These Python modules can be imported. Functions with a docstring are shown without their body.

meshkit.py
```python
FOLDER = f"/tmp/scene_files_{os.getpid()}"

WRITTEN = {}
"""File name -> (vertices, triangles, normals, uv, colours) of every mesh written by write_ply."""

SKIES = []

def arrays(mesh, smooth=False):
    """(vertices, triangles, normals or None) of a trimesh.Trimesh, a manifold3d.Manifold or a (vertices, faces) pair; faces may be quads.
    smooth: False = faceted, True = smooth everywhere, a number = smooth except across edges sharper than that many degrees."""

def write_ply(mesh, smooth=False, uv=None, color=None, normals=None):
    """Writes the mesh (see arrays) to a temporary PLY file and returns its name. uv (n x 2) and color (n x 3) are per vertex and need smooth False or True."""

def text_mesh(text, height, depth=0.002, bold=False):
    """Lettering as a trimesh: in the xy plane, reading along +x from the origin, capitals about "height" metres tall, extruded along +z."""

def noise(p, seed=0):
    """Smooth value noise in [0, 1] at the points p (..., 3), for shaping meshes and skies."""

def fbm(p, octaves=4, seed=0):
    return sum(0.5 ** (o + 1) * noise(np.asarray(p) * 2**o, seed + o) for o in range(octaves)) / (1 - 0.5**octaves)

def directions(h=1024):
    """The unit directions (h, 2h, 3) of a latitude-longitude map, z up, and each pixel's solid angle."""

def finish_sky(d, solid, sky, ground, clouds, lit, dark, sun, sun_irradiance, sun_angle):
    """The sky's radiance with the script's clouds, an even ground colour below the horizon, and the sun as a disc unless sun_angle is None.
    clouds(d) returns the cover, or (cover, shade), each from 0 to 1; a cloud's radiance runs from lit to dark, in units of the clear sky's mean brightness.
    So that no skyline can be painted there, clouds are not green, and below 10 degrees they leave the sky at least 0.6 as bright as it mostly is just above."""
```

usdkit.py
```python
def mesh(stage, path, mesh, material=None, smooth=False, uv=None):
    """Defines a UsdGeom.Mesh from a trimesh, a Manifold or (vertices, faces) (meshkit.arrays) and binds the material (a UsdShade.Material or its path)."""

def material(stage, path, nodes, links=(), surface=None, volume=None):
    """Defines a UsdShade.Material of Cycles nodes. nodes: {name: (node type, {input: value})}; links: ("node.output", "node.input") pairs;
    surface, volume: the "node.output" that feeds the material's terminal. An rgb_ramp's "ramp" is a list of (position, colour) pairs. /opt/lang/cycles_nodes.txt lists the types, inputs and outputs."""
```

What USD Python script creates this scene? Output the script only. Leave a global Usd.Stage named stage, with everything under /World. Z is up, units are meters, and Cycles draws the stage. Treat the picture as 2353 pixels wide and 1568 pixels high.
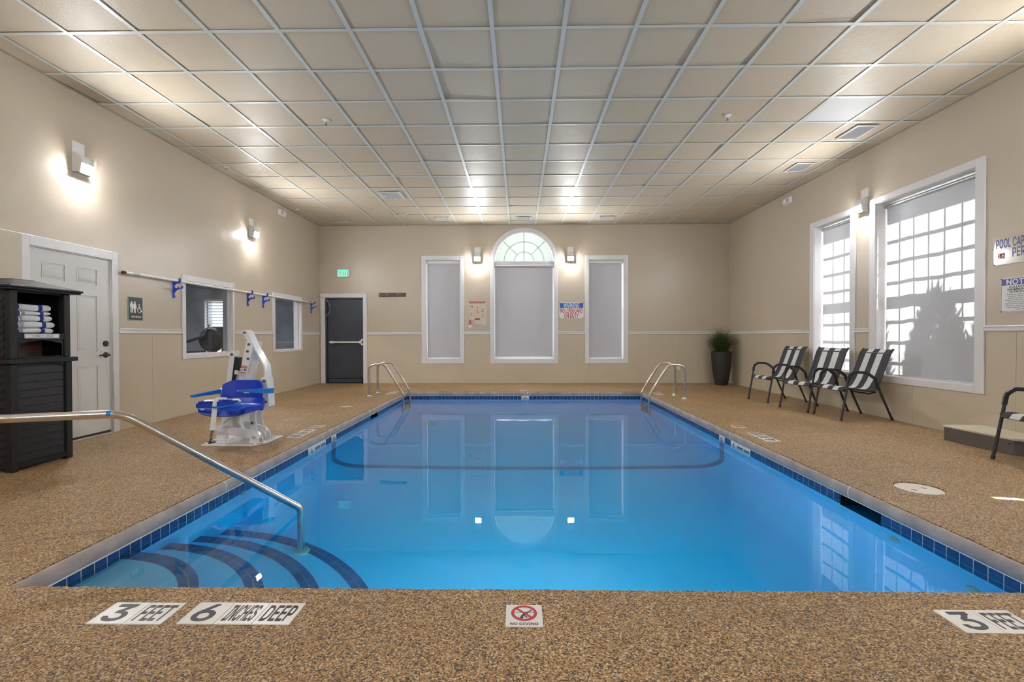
import math, random
import numpy as np
import trimesh
from shapely.geometry import Polygon, Point, LineString, box as sbox
from shapely import affinity
from shapely.ops import unary_union
import manifold3d as m3
import usdkit, meshkit
from pxr import Usd, UsdGeom, UsdLux, UsdShade, Gf, Sdf

random.seed(7)
RNG = np.random.default_rng(7)
stage = Usd.Stage.CreateInMemory()
UsdGeom.SetStageUpAxis(stage, 'Z')
UsdGeom.SetStageMetersPerUnit(stage, 1.0)
UsdGeom.Xform.Define(stage, '/World')
UsdGeom.Scope.Define(stage, '/World/Looks')
PI = math.pi

# ------------------------------------------------------------------ camera, sky, sun, exposure
XL, XR, YB, YF, ZC = -4.737, 4.923, 11.06, -1.7, 3.727      # room faces: left, right, back, front wall and ceiling
cam = UsdGeom.Camera.Define(stage, '/World/camera')
cam.CreateHorizontalApertureAttr(36.0)
cam.CreateFocalLengthAttr(16.498)
cam.CreateClippingRangeAttr(Gf.Vec2f(0.05, 500))
cam.CreateExposureAttr(0.34)
R_ = [[0.99987854, 0.00164324, 0.01549859], [0.01548118, 0.0101265, -0.99982888], [-0.00179991, 0.99994737, 0.01009983]]
cm = Gf.Matrix4d(1.0)
for i in range(3):
    for j in range(3):
        cm[j, i] = R_[i][j]
cm.SetTranslateOnly(Gf.Vec3d(0, 0, 1.11))
cam.AddTransformOp().Set(cm)

dome = UsdLux.DomeLight.Define(stage, '/World/sky')
dome.CreateColorAttr(Gf.Vec3f(0.80, 0.90, 1.0))
dome.CreateIntensityAttr(0.75)
SUN_EL, SUN_AZ = math.radians(55), math.radians(10.5)
sun_dir = np.array([-math.cos(SUN_EL) * math.cos(SUN_AZ), math.cos(SUN_EL) * math.sin(SUN_AZ), -math.sin(SUN_EL)])   # the way sunlight travels
sun = UsdLux.DistantLight.Define(stage, '/World/sun')
sun.CreateColorAttr(Gf.Vec3f(1.0, 0.97, 0.92))
sun.CreateIntensityAttr(13.0)
sun.CreateAngleAttr(0.53)
sun.CreateNormalizeAttr(True)
_z = -sun_dir
_x = np.cross([0, 0, 1.0], _z); _x /= np.linalg.norm(_x)
_y = np.cross(_z, _x)
sun.AddTransformOp().Set(Gf.Matrix4d(*_x, 0, *_y, 0, *_z, 0, 0, 0, 8, 1))
LAMP = 880.0          # radiance of the wall lamps' lenses

# ------------------------------------------------------------------ helpers: prims
_names = {}
def numbered(parent, name):
    k = (parent, name)
    n = _names.get(k, -1) + 1
    _names[k] = n
    return name if n == 0 else f'{name}_{n:03d}'

def data(prim, label=None, category=None, group=None, kind=None):
    for k, v in (('label', label), ('category', category), ('group', group), ('kind', kind)):
        if v:
            prim.SetCustomDataByKey(k, v)
    return prim

def obj(name, mesh, mat, parent=None, smooth=30, **cd):
    """One Mesh prim under parent (a prim) or under /World."""
    base = str(parent.GetPath()) if parent is not None else '/World'
    p = f'{base}/{numbered(base, name)}'
    if isinstance(mesh, (list, tuple)) and len(mesh) and hasattr(mesh[0], 'vertices'):
        mesh = trimesh.util.concatenate(list(mesh))
    return data(usdkit.mesh(stage, p, mesh, M[mat], smooth=smooth).GetPrim(), **cd)

def frame(o, x, y):
    """4 x 4 of a local frame: origin o, local x and y axes."""
    x, y = np.array(x, float), np.array(y, float)
    m = np.eye(4)
    m[:3, 0], m[:3, 1], m[:3, 2], m[:3, 3] = x, y, np.cross(x, y), o
    return m
def on_left(y, z, d=0.0): return frame((XL + d, y, z), (0, 1, 0), (0, 0, 1))
def on_right(y, z, d=0.0): return frame((XR - d, y, z), (0, -1, 0), (0, 0, 1))
def on_back(x, z, d=0.0): return frame((x, YB - d, z), (1, 0, 0), (0, 0, 1))
def on_front(x, z, d=0.0): return frame((x, YF + d, z), (-1, 0, 0), (0, 0, 1))
def on_ceil(x, y, d=0.0): return frame((x, y, ZC - d), (1, 0, 0), (0, -1, 0))
def at(x, y, z=0.0, deg=0.0):
    c, s = math.cos(math.radians(deg)), math.sin(math.radians(deg))
    return frame((x, y, z), (c, s, 0), (-s, c, 0))

def thing(name, label=None, category=None, m=None, group=None, kind=None):
    x = UsdGeom.Xform.Define(stage, '/World/' + numbered('/World', name))
    m = np.eye(4) if m is None else m
    x.AddTransformOp().Set(Gf.Matrix4d(*np.asarray(m, float).T.ravel().tolist()))
    return data(x.GetPrim(), label, category, group, kind)

def group_part(name, parent):
    """An Xform part that holds sub-parts."""
    base = str(parent.GetPath())
    return UsdGeom.Xform.Define(stage, f'{base}/{numbered(base, name)}').GetPrim()

def dup(src, m, label, group=None):
    d = src.GetCustomData()
    name = src.GetName()
    while name[-1].isdigit() or name[-1] == '_':
        name = name[:-1]
    r = UsdGeom.Xform.Define(stage, '/World/' + numbered('/World', name)).GetPrim()
    r.GetReferences().AddInternalReference(src.GetPath())
    UsdGeom.Xformable(r).GetOrderedXformOps()[0].Set(Gf.Matrix4d(*np.asarray(m, float).T.ravel().tolist()))
    r.SetInstanceable(True)
    return data(r, label, d.get('category'), group or d.get('group'), d.get('kind'))

# ------------------------------------------------------------------ helpers: meshes
def box(x0, x1, y0, y1, z0, z1, b=0.0):
    x0, x1 = sorted((x0, x1)); y0, y1 = sorted((y0, y1)); z0, z1 = sorted((z0, z1))
    if b <= 0:
        m = trimesh.creation.box([x1 - x0, y1 - y0, z1 - z0])
        m.apply_translation([(x0 + x1) / 2, (y0 + y1) / 2, (z0 + z1) / 2])
        return m
    b = min(b, .45 * (x1 - x0), .45 * (y1 - y0), .45 * (z1 - z0))
    P = []
    for X, sx in ((x0, 1), (x1, -1)):
        for Y, sy in ((y0, 1), (y1, -1)):
            for Z, sz in ((z0, 1), (z1, -1)):
                P += [(X + sx * b, Y + sy * b, Z), (X + sx * b, Y, Z + sz * b), (X, Y + sy * b, Z + sz * b)]
    return hull(P)

def hull(P):
    mm = m3.Manifold.hull_points(np.asarray(P, float).tolist()).to_mesh()
    return trimesh.Trimesh(np.array(mm.vert_properties)[:, :3], np.array(mm.tri_verts), process=False)

def prism(poly, z0, z1, bevel=0.0):
    """Polygon in xy extruded from z0 to z1."""
    if not hasattr(poly, 'exterior') and not hasattr(poly, 'geoms'):
        poly = Polygon(poly)
    if not poly.is_valid:
        poly = poly.buffer(0)
    out = []
    for g in getattr(poly, 'geoms', [poly]):
        if bevel > 0:
            inner = g.buffer(-bevel, join_style=2)
            if not inner.is_empty and inner.geom_type == 'Polygon' and len(inner.exterior.coords) == len(g.exterior.coords) and not g.interiors:
                out.append(_bevel(g, inner, z0, z1, bevel)); continue
        m = trimesh.creation.extrude_polygon(g, z1 - z0, engine='earcut')
        m.apply_translation([0, 0, z0])
        out.append(m)
    return trimesh.util.concatenate(out) if len(out) > 1 else out[0]

def _bevel(g, inner, z0, z1, b):
    a = np.array(g.exterior.coords)[:-1]; i = np.array(inner.exterior.coords)[:-1]
    # match inner ring start to the outer ring
    k = int(np.argmin(((i - a[0]) ** 2).sum(1))); i = np.roll(i, -k, axis=0)
    if Polygon(i).exterior.is_ccw != Polygon(a).exterior.is_ccw:
        i = np.roll(i[::-1], 1, axis=0)
    if np.max(np.linalg.norm(i - a, axis=1)) > 6 * b:
        m = trimesh.creation.extrude_polygon(g, z1 - z0, engine='earcut'); m.apply_translation([0, 0, z0]); return m
    if not Polygon(a).exterior.is_ccw:
        a, i = a[::-1], i[::-1]
    n = len(a)
    rings = [np.c_[i, np.full(n, z0)], np.c_[a, np.full(n, z0 + b)], np.c_[a, np.full(n, z1 - b)], np.c_[i, np.full(n, z1)]]
    V = np.vstack(rings); F = []
    for r in range(3):
        for j in range(n):
            k2 = (j + 1) % n
            F += [[r * n + j, r * n + k2, (r + 1) * n + k2], [r * n + j, (r + 1) * n + k2, (r + 1) * n + j]]
    tv, tf = trimesh.creation.triangulate_polygon(Polygon(i), engine='earcut')
    idx = [int(np.argmin(((i - v) ** 2).sum(1))) for v in tv]
    for f in tf:
        q = [idx[t] for t in f]
        ar = np.cross(i[q[1]] - i[q[0]], i[q[2]] - i[q[0]])
        if ar < 0: q = q[::-1]
        F.append([3 * n + t for t in q]); F.append([t for t in q[::-1]])
    return trimesh.Trimesh(V, F, process=False)

def xf(mesh, m):
    mesh = mesh.copy(); mesh.apply_transform(m); return mesh
def move(mesh, x=0, y=0, z=0):
    mesh = mesh.copy(); mesh.apply_translation([x, y, z]); return mesh
def upright(mesh, y=0):
    """A prism drawn in (x, height) and extruded along local z becomes an upright plate whose thickness runs along +y from y."""
    m = np.eye(4); m[:3, 0], m[:3, 1], m[:3, 2], m[:3, 3] = (1, 0, 0), (0, 0, 1), (0, -1, 0), (0, y, 0)
    return xf(mesh, m)

def cyl(p, q, r, r2=None, n=20):
    p, q = np.array(p, float), np.array(q, float)
    return tube([p, q], [r, r if r2 is None else r2], n)

def rounded(path, r, steps=6):
    """Polyline with its corners rounded; r: a radius or one per corner."""
    P = [np.array(p, float) for p in path]; out = [P[0]]
    for i in range(1, len(P) - 1):
        rr = r[i - 1] if hasattr(r, '__len__') else r
        a, b = P[i - 1] - P[i], P[i + 1] - P[i]
        la, lb = np.linalg.norm(a), np.linalg.norm(b); a, b = a / la, b / lb
        ang = math.acos(np.clip(np.dot(a, b), -1, 1))
        t = min(rr / math.tan(ang / 2) if ang < 3.1 else 0, .48 * la, .48 * lb)
        if t < 1e-5:
            out.append(P[i]); continue
        for s in np.linspace(0, 1, steps + 1):
            out.append((1 - s) ** 2 * (P[i] + a * t) + 2 * s * (1 - s) * P[i] + s * s * (P[i] + b * t))
    return out + [P[-1]]

def sweep(path, profile, closed=True, cap=True, up=None):
    """Sweeps profile (n x 2, or one per path point) along path."""
    P = np.array(path, float); n = len(P)
    T = np.gradient(P, axis=0); T /= np.linalg.norm(T, axis=1, keepdims=True)
    prof = np.asarray(profile, float)
    if prof.ndim == 2: prof = np.repeat(prof[None], n, 0)
    k = prof.shape[1]
    if up is None:
        a = np.array([0, 0, 1.0]) if abs(T[0][2]) < .9 else np.array([1.0, 0, 0])
    else: a = np.array(up, float)
    V = []
    for i in range(n):
        a = a - T[i] * np.dot(a, T[i]); a /= np.linalg.norm(a)
        b = np.cross(T[i], a)
        V.append(P[i] + prof[i][:, :1] * b + prof[i][:, 1:] * a)
        if up is not None: a = np.array(up, float)
    V = np.vstack(V); F = []
    for i in range(n - 1):
        for j in range(k):
            j2 = (j + 1) % k
            F += [[i * k + j, (i + 1) * k + j2, i * k + j2], [i * k + j, (i + 1) * k + j, (i + 1) * k + j2]]
    if cap:
        V = np.vstack([V, P[0], P[-1]]); c0, c1 = len(V) - 2, len(V) - 1
        for j in range(k):
            j2 = (j + 1) % k
            F += [[c0, j, j2], [c1, (n - 1) * k + j2, (n - 1) * k + j]]
    m = trimesh.Trimesh(V, F, process=False)
    if m.volume < 0: m.invert()
    return m

def circ(r, n=16, sy=1.0):
    t = np.arange(n) * 2 * PI / n
    return np.c_[r * np.cos(t), r * sy * np.sin(t)]
def tube(path, r, n=14):
    r = np.broadcast_to(r, (len(path),))
    return sweep(path, np.stack([circ(x, n) for x in r]))
def flatbar(path, w, t, up=None):
    return sweep(path, np.array([(-w / 2, -t / 2), (w / 2, -t / 2), (w / 2, t / 2), (-w / 2, t / 2)]), up=up)

def lathe(prof, n=40):
    prof = np.asarray(prof, float)
    t = np.arange(n) * 2 * PI / n; V = []; F = []; k = len(prof)
    for r, z in prof:
        V.append(np.c_[r * np.cos(t), r * np.sin(t), np.full(n, z)])
    V = np.vstack(V)
    for i in range(k - 1):
        for j in range(n):
            j2 = (j + 1) % n
            F += [[i * n + j, i * n + j2, (i + 1) * n + j2], [i * n + j, (i + 1) * n + j2, (i + 1) * n + j]]
    m = trimesh.Trimesh(V, F, process=True)
    m.update_faces(m.nondegenerate_faces())
    return m

def bolt_head(p, axis, r=.012, h=.01):
    p, a = np.array(p, float), np.array(axis, float)
    return tube([p, p + a * h * .8, p + a * h], [r, r, r * .75], 10)

def txt(s, h, w=None, depth=.0012, bold=True, z=0.0, cx=0.0, cy=0.0):
    """Lettering centred on (cx, cy), h tall, squeezed or stretched to width w."""
    m = meshkit.text_mesh(s, h, depth, bold)
    b = m.bounds
    m.apply_translation([-(b[0][0] + b[1][0]) / 2, -(b[0][1] + b[1][1]) / 2, 0])
    if w:
        m.apply_scale([w / (b[1][0] - b[0][0]), 1, 1])
    m.apply_translation([cx, cy, z])
    return m

def ring(r0, r1, n=40): return Point(0, 0).buffer(r1, n // 4).difference(Point(0, 0).buffer(r0, n // 4))
def line(pts, w): return LineString(pts).buffer(w / 2, cap_style=2)

# ------------------------------------------------------------------ materials
M = {}
def mat(name, color=(.5, .5, .5), rough=.5, noise=None, bump=None, **kw):
    """Principled material. noise: (scale, dark, light) multiplies the colour; bump: (scale, distance[, detail])."""
    n = {'p': ('principled_bsdf', dict(base_color=color, roughness=rough, **kw))}; l = []
    if noise or bump:
        n['tc'] = ('texture_coordinate', {})
    if noise:
        n['nz'] = ('noise_texture', dict(scale=noise[0], detail=4.0)); l.append(('tc.object', 'nz.vector'))
        c = np.array(color)
        n['rp'] = ('rgb_ramp', {'ramp': [(.3, tuple(c * noise[1])), (.7, tuple(np.minimum(c * noise[2], 1)))]})
        l += [('nz.fac', 'rp.fac'), ('rp.color', 'p.base_color')]
    if bump:
        n['nb'] = ('noise_texture', dict(scale=bump[0], detail=bump[2] if len(bump) > 2 else 2.0)); l.append(('tc.object', 'nb.vector'))
        n['b'] = ('bump', dict(strength=1.0, distance=bump[1])); l += [('nb.fac', 'b.height'), ('b.normal', 'p.normal')]
    M[name] = usdkit.material(stage, '/World/Looks/' + name, n, l, surface='p.BSDF')

mat('wall_paint', (.555, .47, .37), .34, noise=(1.1, .97, 1.03), bump=(70, .0006))
mat('wainscot_paint', (.57, .49, .375), .34, noise=(1.4, .97, 1.03), bump=(5, .0012))
mat('tee', (.66, .68, .65), .38)
mat('white_trim', (.74, .72, .73), .35, noise=(6, .97, 1.02))
mat('white_plain', (.80, .80, .80), .4)
mat('white_glossy', (.82, .82, .81), .55, specular_ior_level=.15)
mat('door_white', (.66, .65, .63), .33)
mat('door_gray', (.044, .051, .073), .42, noise=(3, .85, 1.15))
mat('gray_metal', (.55, .55, .55), .35, metallic=.6)
mat('steel', (.62, .605, .585), .2, metallic=1.0, bump=(120, .0002))
mat('chrome', (.8, .8, .8), .12, metallic=1.0)
mat('black_metal', (.018, .018, .02), .4)
mat('black_plastic', (.012, .012, .013), .45)
mat('dark_plastic', (.0155, .0142, .0175), .5, noise=(25, .85, 1.15), bump=(90, .0008), specular_ior_level=.3)
mat('lift_white', (.74, .73, .75), .3)
mat('bronze', (.20, .16, .11), .4, metallic=.8)
mat('seat_blue', (.008, .045, .46), .3)
mat('arm_blue', (.012, .16, .52), .35)
mat('hook_blue', (.006, .055, .50), .35)
mat('towel', (.78, .79, .82), .95, bump=(260, .002), sheen_weight=.3)
mat('towel_stripe', (.022, .045, .24), .95, bump=(260, .002))
mat('pot', (.020, .017, .016), .5, noise=(14, .85, 1.2), bump=(90, .0007))
mat('soil', (.02, .015, .01), .95, bump=(90, .006))
mat('wood_dark', (.095, .048, .028), .45, noise=(9, .7, 1.3))
mat('navy_tile', (.017, .060, .20), .13, noise=(9, .7, 1.35), bump=(16, .004))
mat('line_blue', (.008, .20, .40), .3)
mat('step_blue', (.008, .115, .34), .2, noise=(14, .75, 1.3))
mat('step_grout', (.38, .55, .58), .7)
mat('grout', (.58, .58, .52), .7)
mat('sealant', (.72, .72, .70), .5)
mat('marker_white', (.72, .69, .66), .3, noise=(5, .97, 1.02))
mat('ink_black', (.014, .014, .017), .45)
mat('ink_red', (.47, .012, .025), .45)
mat('ink_darkred', (.30, .02, .025), .5)
mat('ink_pink', (.55, .36, .28), .6)
mat('ink_blue', (.01, .12, .46), .4)
mat('ink_navy', (.02, .045, .27), .3)
mat('ink_grey', (.12, .11, .12), .5)
mat('sign_white', (.76, .75, .76), .35)
mat('sign_cream', (.66, .57, .46), .4)
mat('sign_tan', (.55, .48, .38), .12)
mat('sign_dark', (.032, .030, .033), .45)
mat('sign_green', (.16, .33, .25), .45)
mat('coping', (.42, .34, .315), .6, noise=(7, .78, 1.15), bump=(220, .0016))
mat('lid', (.62, .55, .50), .5, noise=(8, .93, 1.05))
mat('step_cream', (.62, .56, .44), .45)
mat('step_gray', (.115, .095, .092), .55, noise=(5, .9, 1.1))
mat('void', (.004, .004, .005), .8)
mat('grille_white', (.66, .66, .68), .4)
mat('duct_gray', (.22, .22, .235), .7)
mat('duct_dark', (.05, .05, .055), .7)
mat('gym_wall', (.27, .295, .34), .6, noise=(2.5, .8, 1.25))
mat('gym_floor', (.05, .05, .055), .6)
mat('gym_pale', (.30, .29, .26), .7)
mat('blind', (.72, .72, .70), .5)
mat('ground', (.26, .255, .245), .9, noise=(3, .8, 1.2))
mat('bark', (.1, .07, .05), .9)
mat('pool_plaster', (.14, .585, .97), .6, noise=(2.2, .98, 1.02))
mat('jet', (.30, .42, .44), .4)
mat('drain', (.62, .68, .60), .4)

def custom(name, nodes, links, surface='out.closure', volume=None):
    M[name] = usdkit.material(stage, '/World/Looks/' + name, nodes, links, surface=surface, volume=volume)

# vinyl-faced ceiling panels: warm cream, slightly different one from the next, fine embossed relief and a soft gloss
custom('ceiling_panel', {
    'tc': ('texture_coordinate', {}), 'oi': ('object_info', {}),
    'rp': ('rgb_ramp', {'ramp': [(0, (.64, .545, .415)), (.5, (.665, .57, .44)), (1, (.655, .575, .455))]}),
    'vo': ('voronoi_texture', dict(scale=75.0, randomness=.75)), 'nz': ('noise_texture', dict(scale=9.0, detail=2.0)),
    'ad': ('math', dict(math_type='multiply_add', value2=.35)),
    'b': ('bump', dict(strength=1.0, distance=.0022)),
    'p': ('principled_bsdf', dict(roughness=.46, specular_ior_level=.12))},
    [('tc.object', 'vo.vector'), ('tc.object', 'nz.vector'), ('vo.distance', 'ad.value1'), ('nz.fac', 'ad.value3'), ('ad.value', 'b.height'),
     ('oi.random', 'rp.fac'), ('rp.color', 'p.base_color'), ('b.normal', 'p.normal')], surface='p.BSDF')

# epoxy-bound river pebbles
custom('pebble', {
    'tc': ('texture_coordinate', {}), 'vo': ('voronoi_texture', dict(scale=185.0, randomness=1.0)),
    'sc': ('separate_color', {}),
    'rp': ('rgb_ramp', {'ramp': [(0, (.030, .024, .024)), (.11, (.075, .050, .034)), (.22, (.19, .098, .038)), (.42, (.37, .215, .085)), (.58, (.50, .315, .135)), (.72, (.46, .25, .07)), (.86, (.66, .47, .27)), (1, (.80, .66, .48))]}),
    'n1': ('noise_texture', dict(scale=.9, detail=3.0)), 'r1': ('rgb_ramp', {'ramp': [(.34, (.74, .72, .69)), (.62, (.90, .88, .84))]}),
    'mx': ('mix', dict(mix_type='multiply', fac=1.0)),
    'inv': ('math', dict(math_type='subtract', value1=1.0)),
    'b': ('bump', dict(strength=1.0, distance=.0035)),
    'p': ('principled_bsdf', dict(roughness=.42))},
    [('tc.object', 'vo.vector'), ('vo.color', 'sc.color'), ('sc.r', 'rp.fac'), ('tc.object', 'n1.vector'), ('n1.fac', 'r1.fac'),
     ('rp.color', 'mx.color1'), ('r1.color', 'mx.color2'), ('mx.color', 'p.base_color'),
     ('vo.distance', 'inv.value2'), ('inv.value', 'b.height'), ('b.normal', 'p.normal')], surface='p.BSDF')

# water: refracting body with the blue-green absorption of a pool, and an almost flat surface
custom('water', {
    'tc': ('texture_coordinate', {}), 'nz': ('noise_texture', dict(scale=2.2, detail=1.0)),
    'b': ('bump', dict(strength=1.0, distance=.0012)),
    'g': ('glass_bsdf', dict(color=(1, 1, 1), roughness=0.0, IOR=1.333)),
    'a': ('absorption_volume', dict(color=(0.0, .95, 1.0), density=.80))},
    [('tc.object', 'nz.vector'), ('nz.fac', 'b.height'), ('b.normal', 'g.normal')], surface='g.BSDF', volume='a.volume')

def pane(name, tint):
    custom(name, {'f': ('fresnel', dict(IOR=1.5)), 't': ('transparent_bsdf', dict(color=tint)), 'g': ('glossy_bsdf', dict(color=(1, 1, 1), roughness=0.01)), 'out': ('mix_closure', {})},
           [('f.fac', 'out.fac'), ('t.BSDF', 'out.closure1'), ('g.BSDF', 'out.closure2')])
pane('window_glass', (.93, .95, .95))
pane('gym_glass', (.80, .84, .90))

def cloth(name, front, through, k):
    custom(name, {'d': ('diffuse_bsdf', dict(color=front)), 't': ('translucent_bsdf', dict(color=through)), 'out': ('mix_closure', dict(fac=k))},
           [('d.BSDF', 'out.closure1'), ('t.BSDF', 'out.closure2')])
cloth('sun_shade', (.50, .50, .53), (.80, .81, .83), .088)
cloth('gray_shade', (.55, .54, .575), (.5, .5, .55), .015)
cloth('arch_film', (.74, .77, .74), (.93, .985, .945), .44)

def glow(name, color, strength):
    custom(name, {'e': ('emission', dict(color=color, strength=strength))}, [], surface='e.emission')
glow('lamp_lens', (.965, .985, 1.0), LAMP)
glow('exit_green', (.10, .95, .42), 1.5)
glow('gym_light', (1, .98, .95), 260.0)
glow('pool_lens', (.93, 1.0, 1.0), 290.0)
glow('led_red', (1.0, .05, .03), 1.5)

# striped sling: stripes run along the seat; the object's y axis runs across it
custom('sling', {
    'tc': ('texture_coordinate', {}), 'sx': ('separate_xyz', {}),
    'ma': ('math', dict(math_type='multiply_add', value2=5.0 / .50, value3=2.5)), 'fl': ('math', dict(math_type='modulo', value2=2.0)), 'lt': ('math', dict(math_type='greater_than', value2=1.0)),
    'mx': ('mix', dict(color1=(.085, .083, .095), color2=(.74, .73, .72))),
    'wv': ('noise_texture', dict(scale=320.0)), 'b': ('bump', dict(strength=.5, distance=.0006)),
    'd': ('diffuse_bsdf', {}), 't': ('translucent_bsdf', {}), 'm1': ('mix_closure', dict(fac=.15)), 'tr': ('transparent_bsdf', {}), 'out': ('mix_closure', dict(fac=.10))},
    [('tc.object', 'sx.vector'), ('sx.y', 'ma.value1'), ('ma.value', 'fl.value1'), ('fl.value', 'lt.value1'), ('lt.value', 'mx.fac'), ('mx.color', 'd.color'), ('mx.color', 't.color'),
     ('tc.object', 'wv.vector'), ('wv.fac', 'b.height'), ('b.normal', 'd.normal'),
     ('d.BSDF', 'm1.closure1'), ('t.BSDF', 'm1.closure2'), ('m1.closure', 'out.closure1'), ('tr.BSDF', 'out.closure2')])
# leaves
for nm, c in (('grass_blade', (.14, .22, .07)), ('evergreen_leaf', (.05, .11, .035))):
    custom(nm, {'oi': ('geometry', {}), 'rp': ('rgb_ramp', {'ramp': [(0, tuple(np.array(c) * .55)), (.6, c), (1, tuple(np.array(c) * 2.2))]}), 'd': ('diffuse_bsdf', {}), 't': ('translucent_bsdf', {}), 'out': ('mix_closure', dict(fac=.3))},
           [('oi.random_per_island', 'rp.fac'), ('rp.color', 'd.color'), ('rp.color', 't.color'), ('d.BSDF', 'out.closure1'), ('t.BSDF', 'out.closure2')])

# ================================================================== the room shell
def rect(u0, u1, v0, v1): return sbox(min(u0, u1), v0, max(u0, u1), v1)
ARCH_X, ARCH_Z = .115, 2.862
arch_open = unary_union([rect(-.595, .825, .57, ARCH_Z), Point(ARCH_X, ARCH_Z).buffer(.71, 24).intersection(rect(-2, 2, ARCH_Z - .01, 4))])
arch_case = unary_union([rect(-.685, .915, .468, ARCH_Z), Point(ARCH_X, ARCH_Z).buffer(.80, 24).intersection(rect(-2, 2, ARCH_Z - .01, 4))])
BACK_OPEN = [rect(-4.60, -3.695, -.2, 2.03), rect(-2.20, -1.39, .575, 2.91), arch_open, rect(1.637, 2.452, .575, 2.905)]
BACK_CASE = [rect(-4.705, -3.60, -.2, 2.13), rect(-2.308, -1.293, .47, 3.012), arch_case, rect(1.543, 2.557, .47, 3.005)]
LEFT_OPEN = [rect(4.462, 5.385, -.2, 2.0), rect(6.583, 7.672, .85, 1.905), rect(9.02, 10.105, .838, 1.89)]
LEFT_CASE = [rect(4.385, 5.462, -.2, 2.10), rect(6.515, 7.715, .795, 1.99), rect(8.935, 10.15, .80, 1.967)]
RIGHT_WIN = [(7.055, 7.913, .56, 2.91, 3), (5.142, 6.56, .57, 2.922, 6), (1.54, 2.958, .57, 2.922, 6)]
RIGHT_OPEN = [rect(-b, -a, c, d) for a, b, c, d, _ in RIGHT_WIN]
RIGHT_CASE = [rect(-b - .105, -a + .11, c - .085, d + .085) for a, b, c, d, _ in RIGHT_WIN]

def wall(name, m, u0, u1, holes, t):
    g = rect(u0, u1, -.09, ZC + .12).difference(unary_union(holes)) if holes else rect(u0, u1, -.09, ZC + .12)
    w = thing(name, kind='structure', m=m)
    obj('plaster', prism(g, -t, 0), 'wall_paint', w)
    return w
wall_back = wall('wall_back', on_back(0, 0), XL - .15, XR + .33, BACK_OPEN, .25)
wall_left = wall('wall_left', on_left(0, 0), YF - .2, YB, LEFT_OPEN, .15)
wall_right = wall('wall_right', on_right(0, 0), -YB, -YF + .2, RIGHT_OPEN, .33)
wall_front = wall('wall_front', on_front(0, 0), -XR, -XL, [], .2)

def wainscot(w, u0, u1, cases, step, first):
    blocked = unary_union([c.buffer(.004) for c in cases]) if cases else Polygon()
    edges = sorted({u0, u1, *[first + step * k for k in range(-40, 40) if u0 < first + step * k < u1]})
    for a, b in zip(edges, edges[1:]):
        g = rect(a + .0012, b - .0012, .002, 1.152).difference(blocked)
        for q in getattr(g, 'geoms', [g]):
            if q.area > .01:
                obj('wainscot_panel', prism(q, .0005, .0045), 'wainscot_paint', w)
wainscot(wall_back, XL + .005, XR - .005, BACK_CASE, .726, .85)
wainscot(wall_left, 3.3, YB - .006, LEFT_CASE + [rect(3.3, 4.40, 0, 2.1)], 1.22, 5.98)
wainscot(wall_right, -YB + .006, -3.0, RIGHT_CASE, 1.22, -9.6)
# the furred-out stretch of the left wall before the white door
obj('furring', prism(rect(3.2, 4.375, 0, 2.095), .0, .035, .003), 'wainscot_paint', wall_left)

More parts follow.
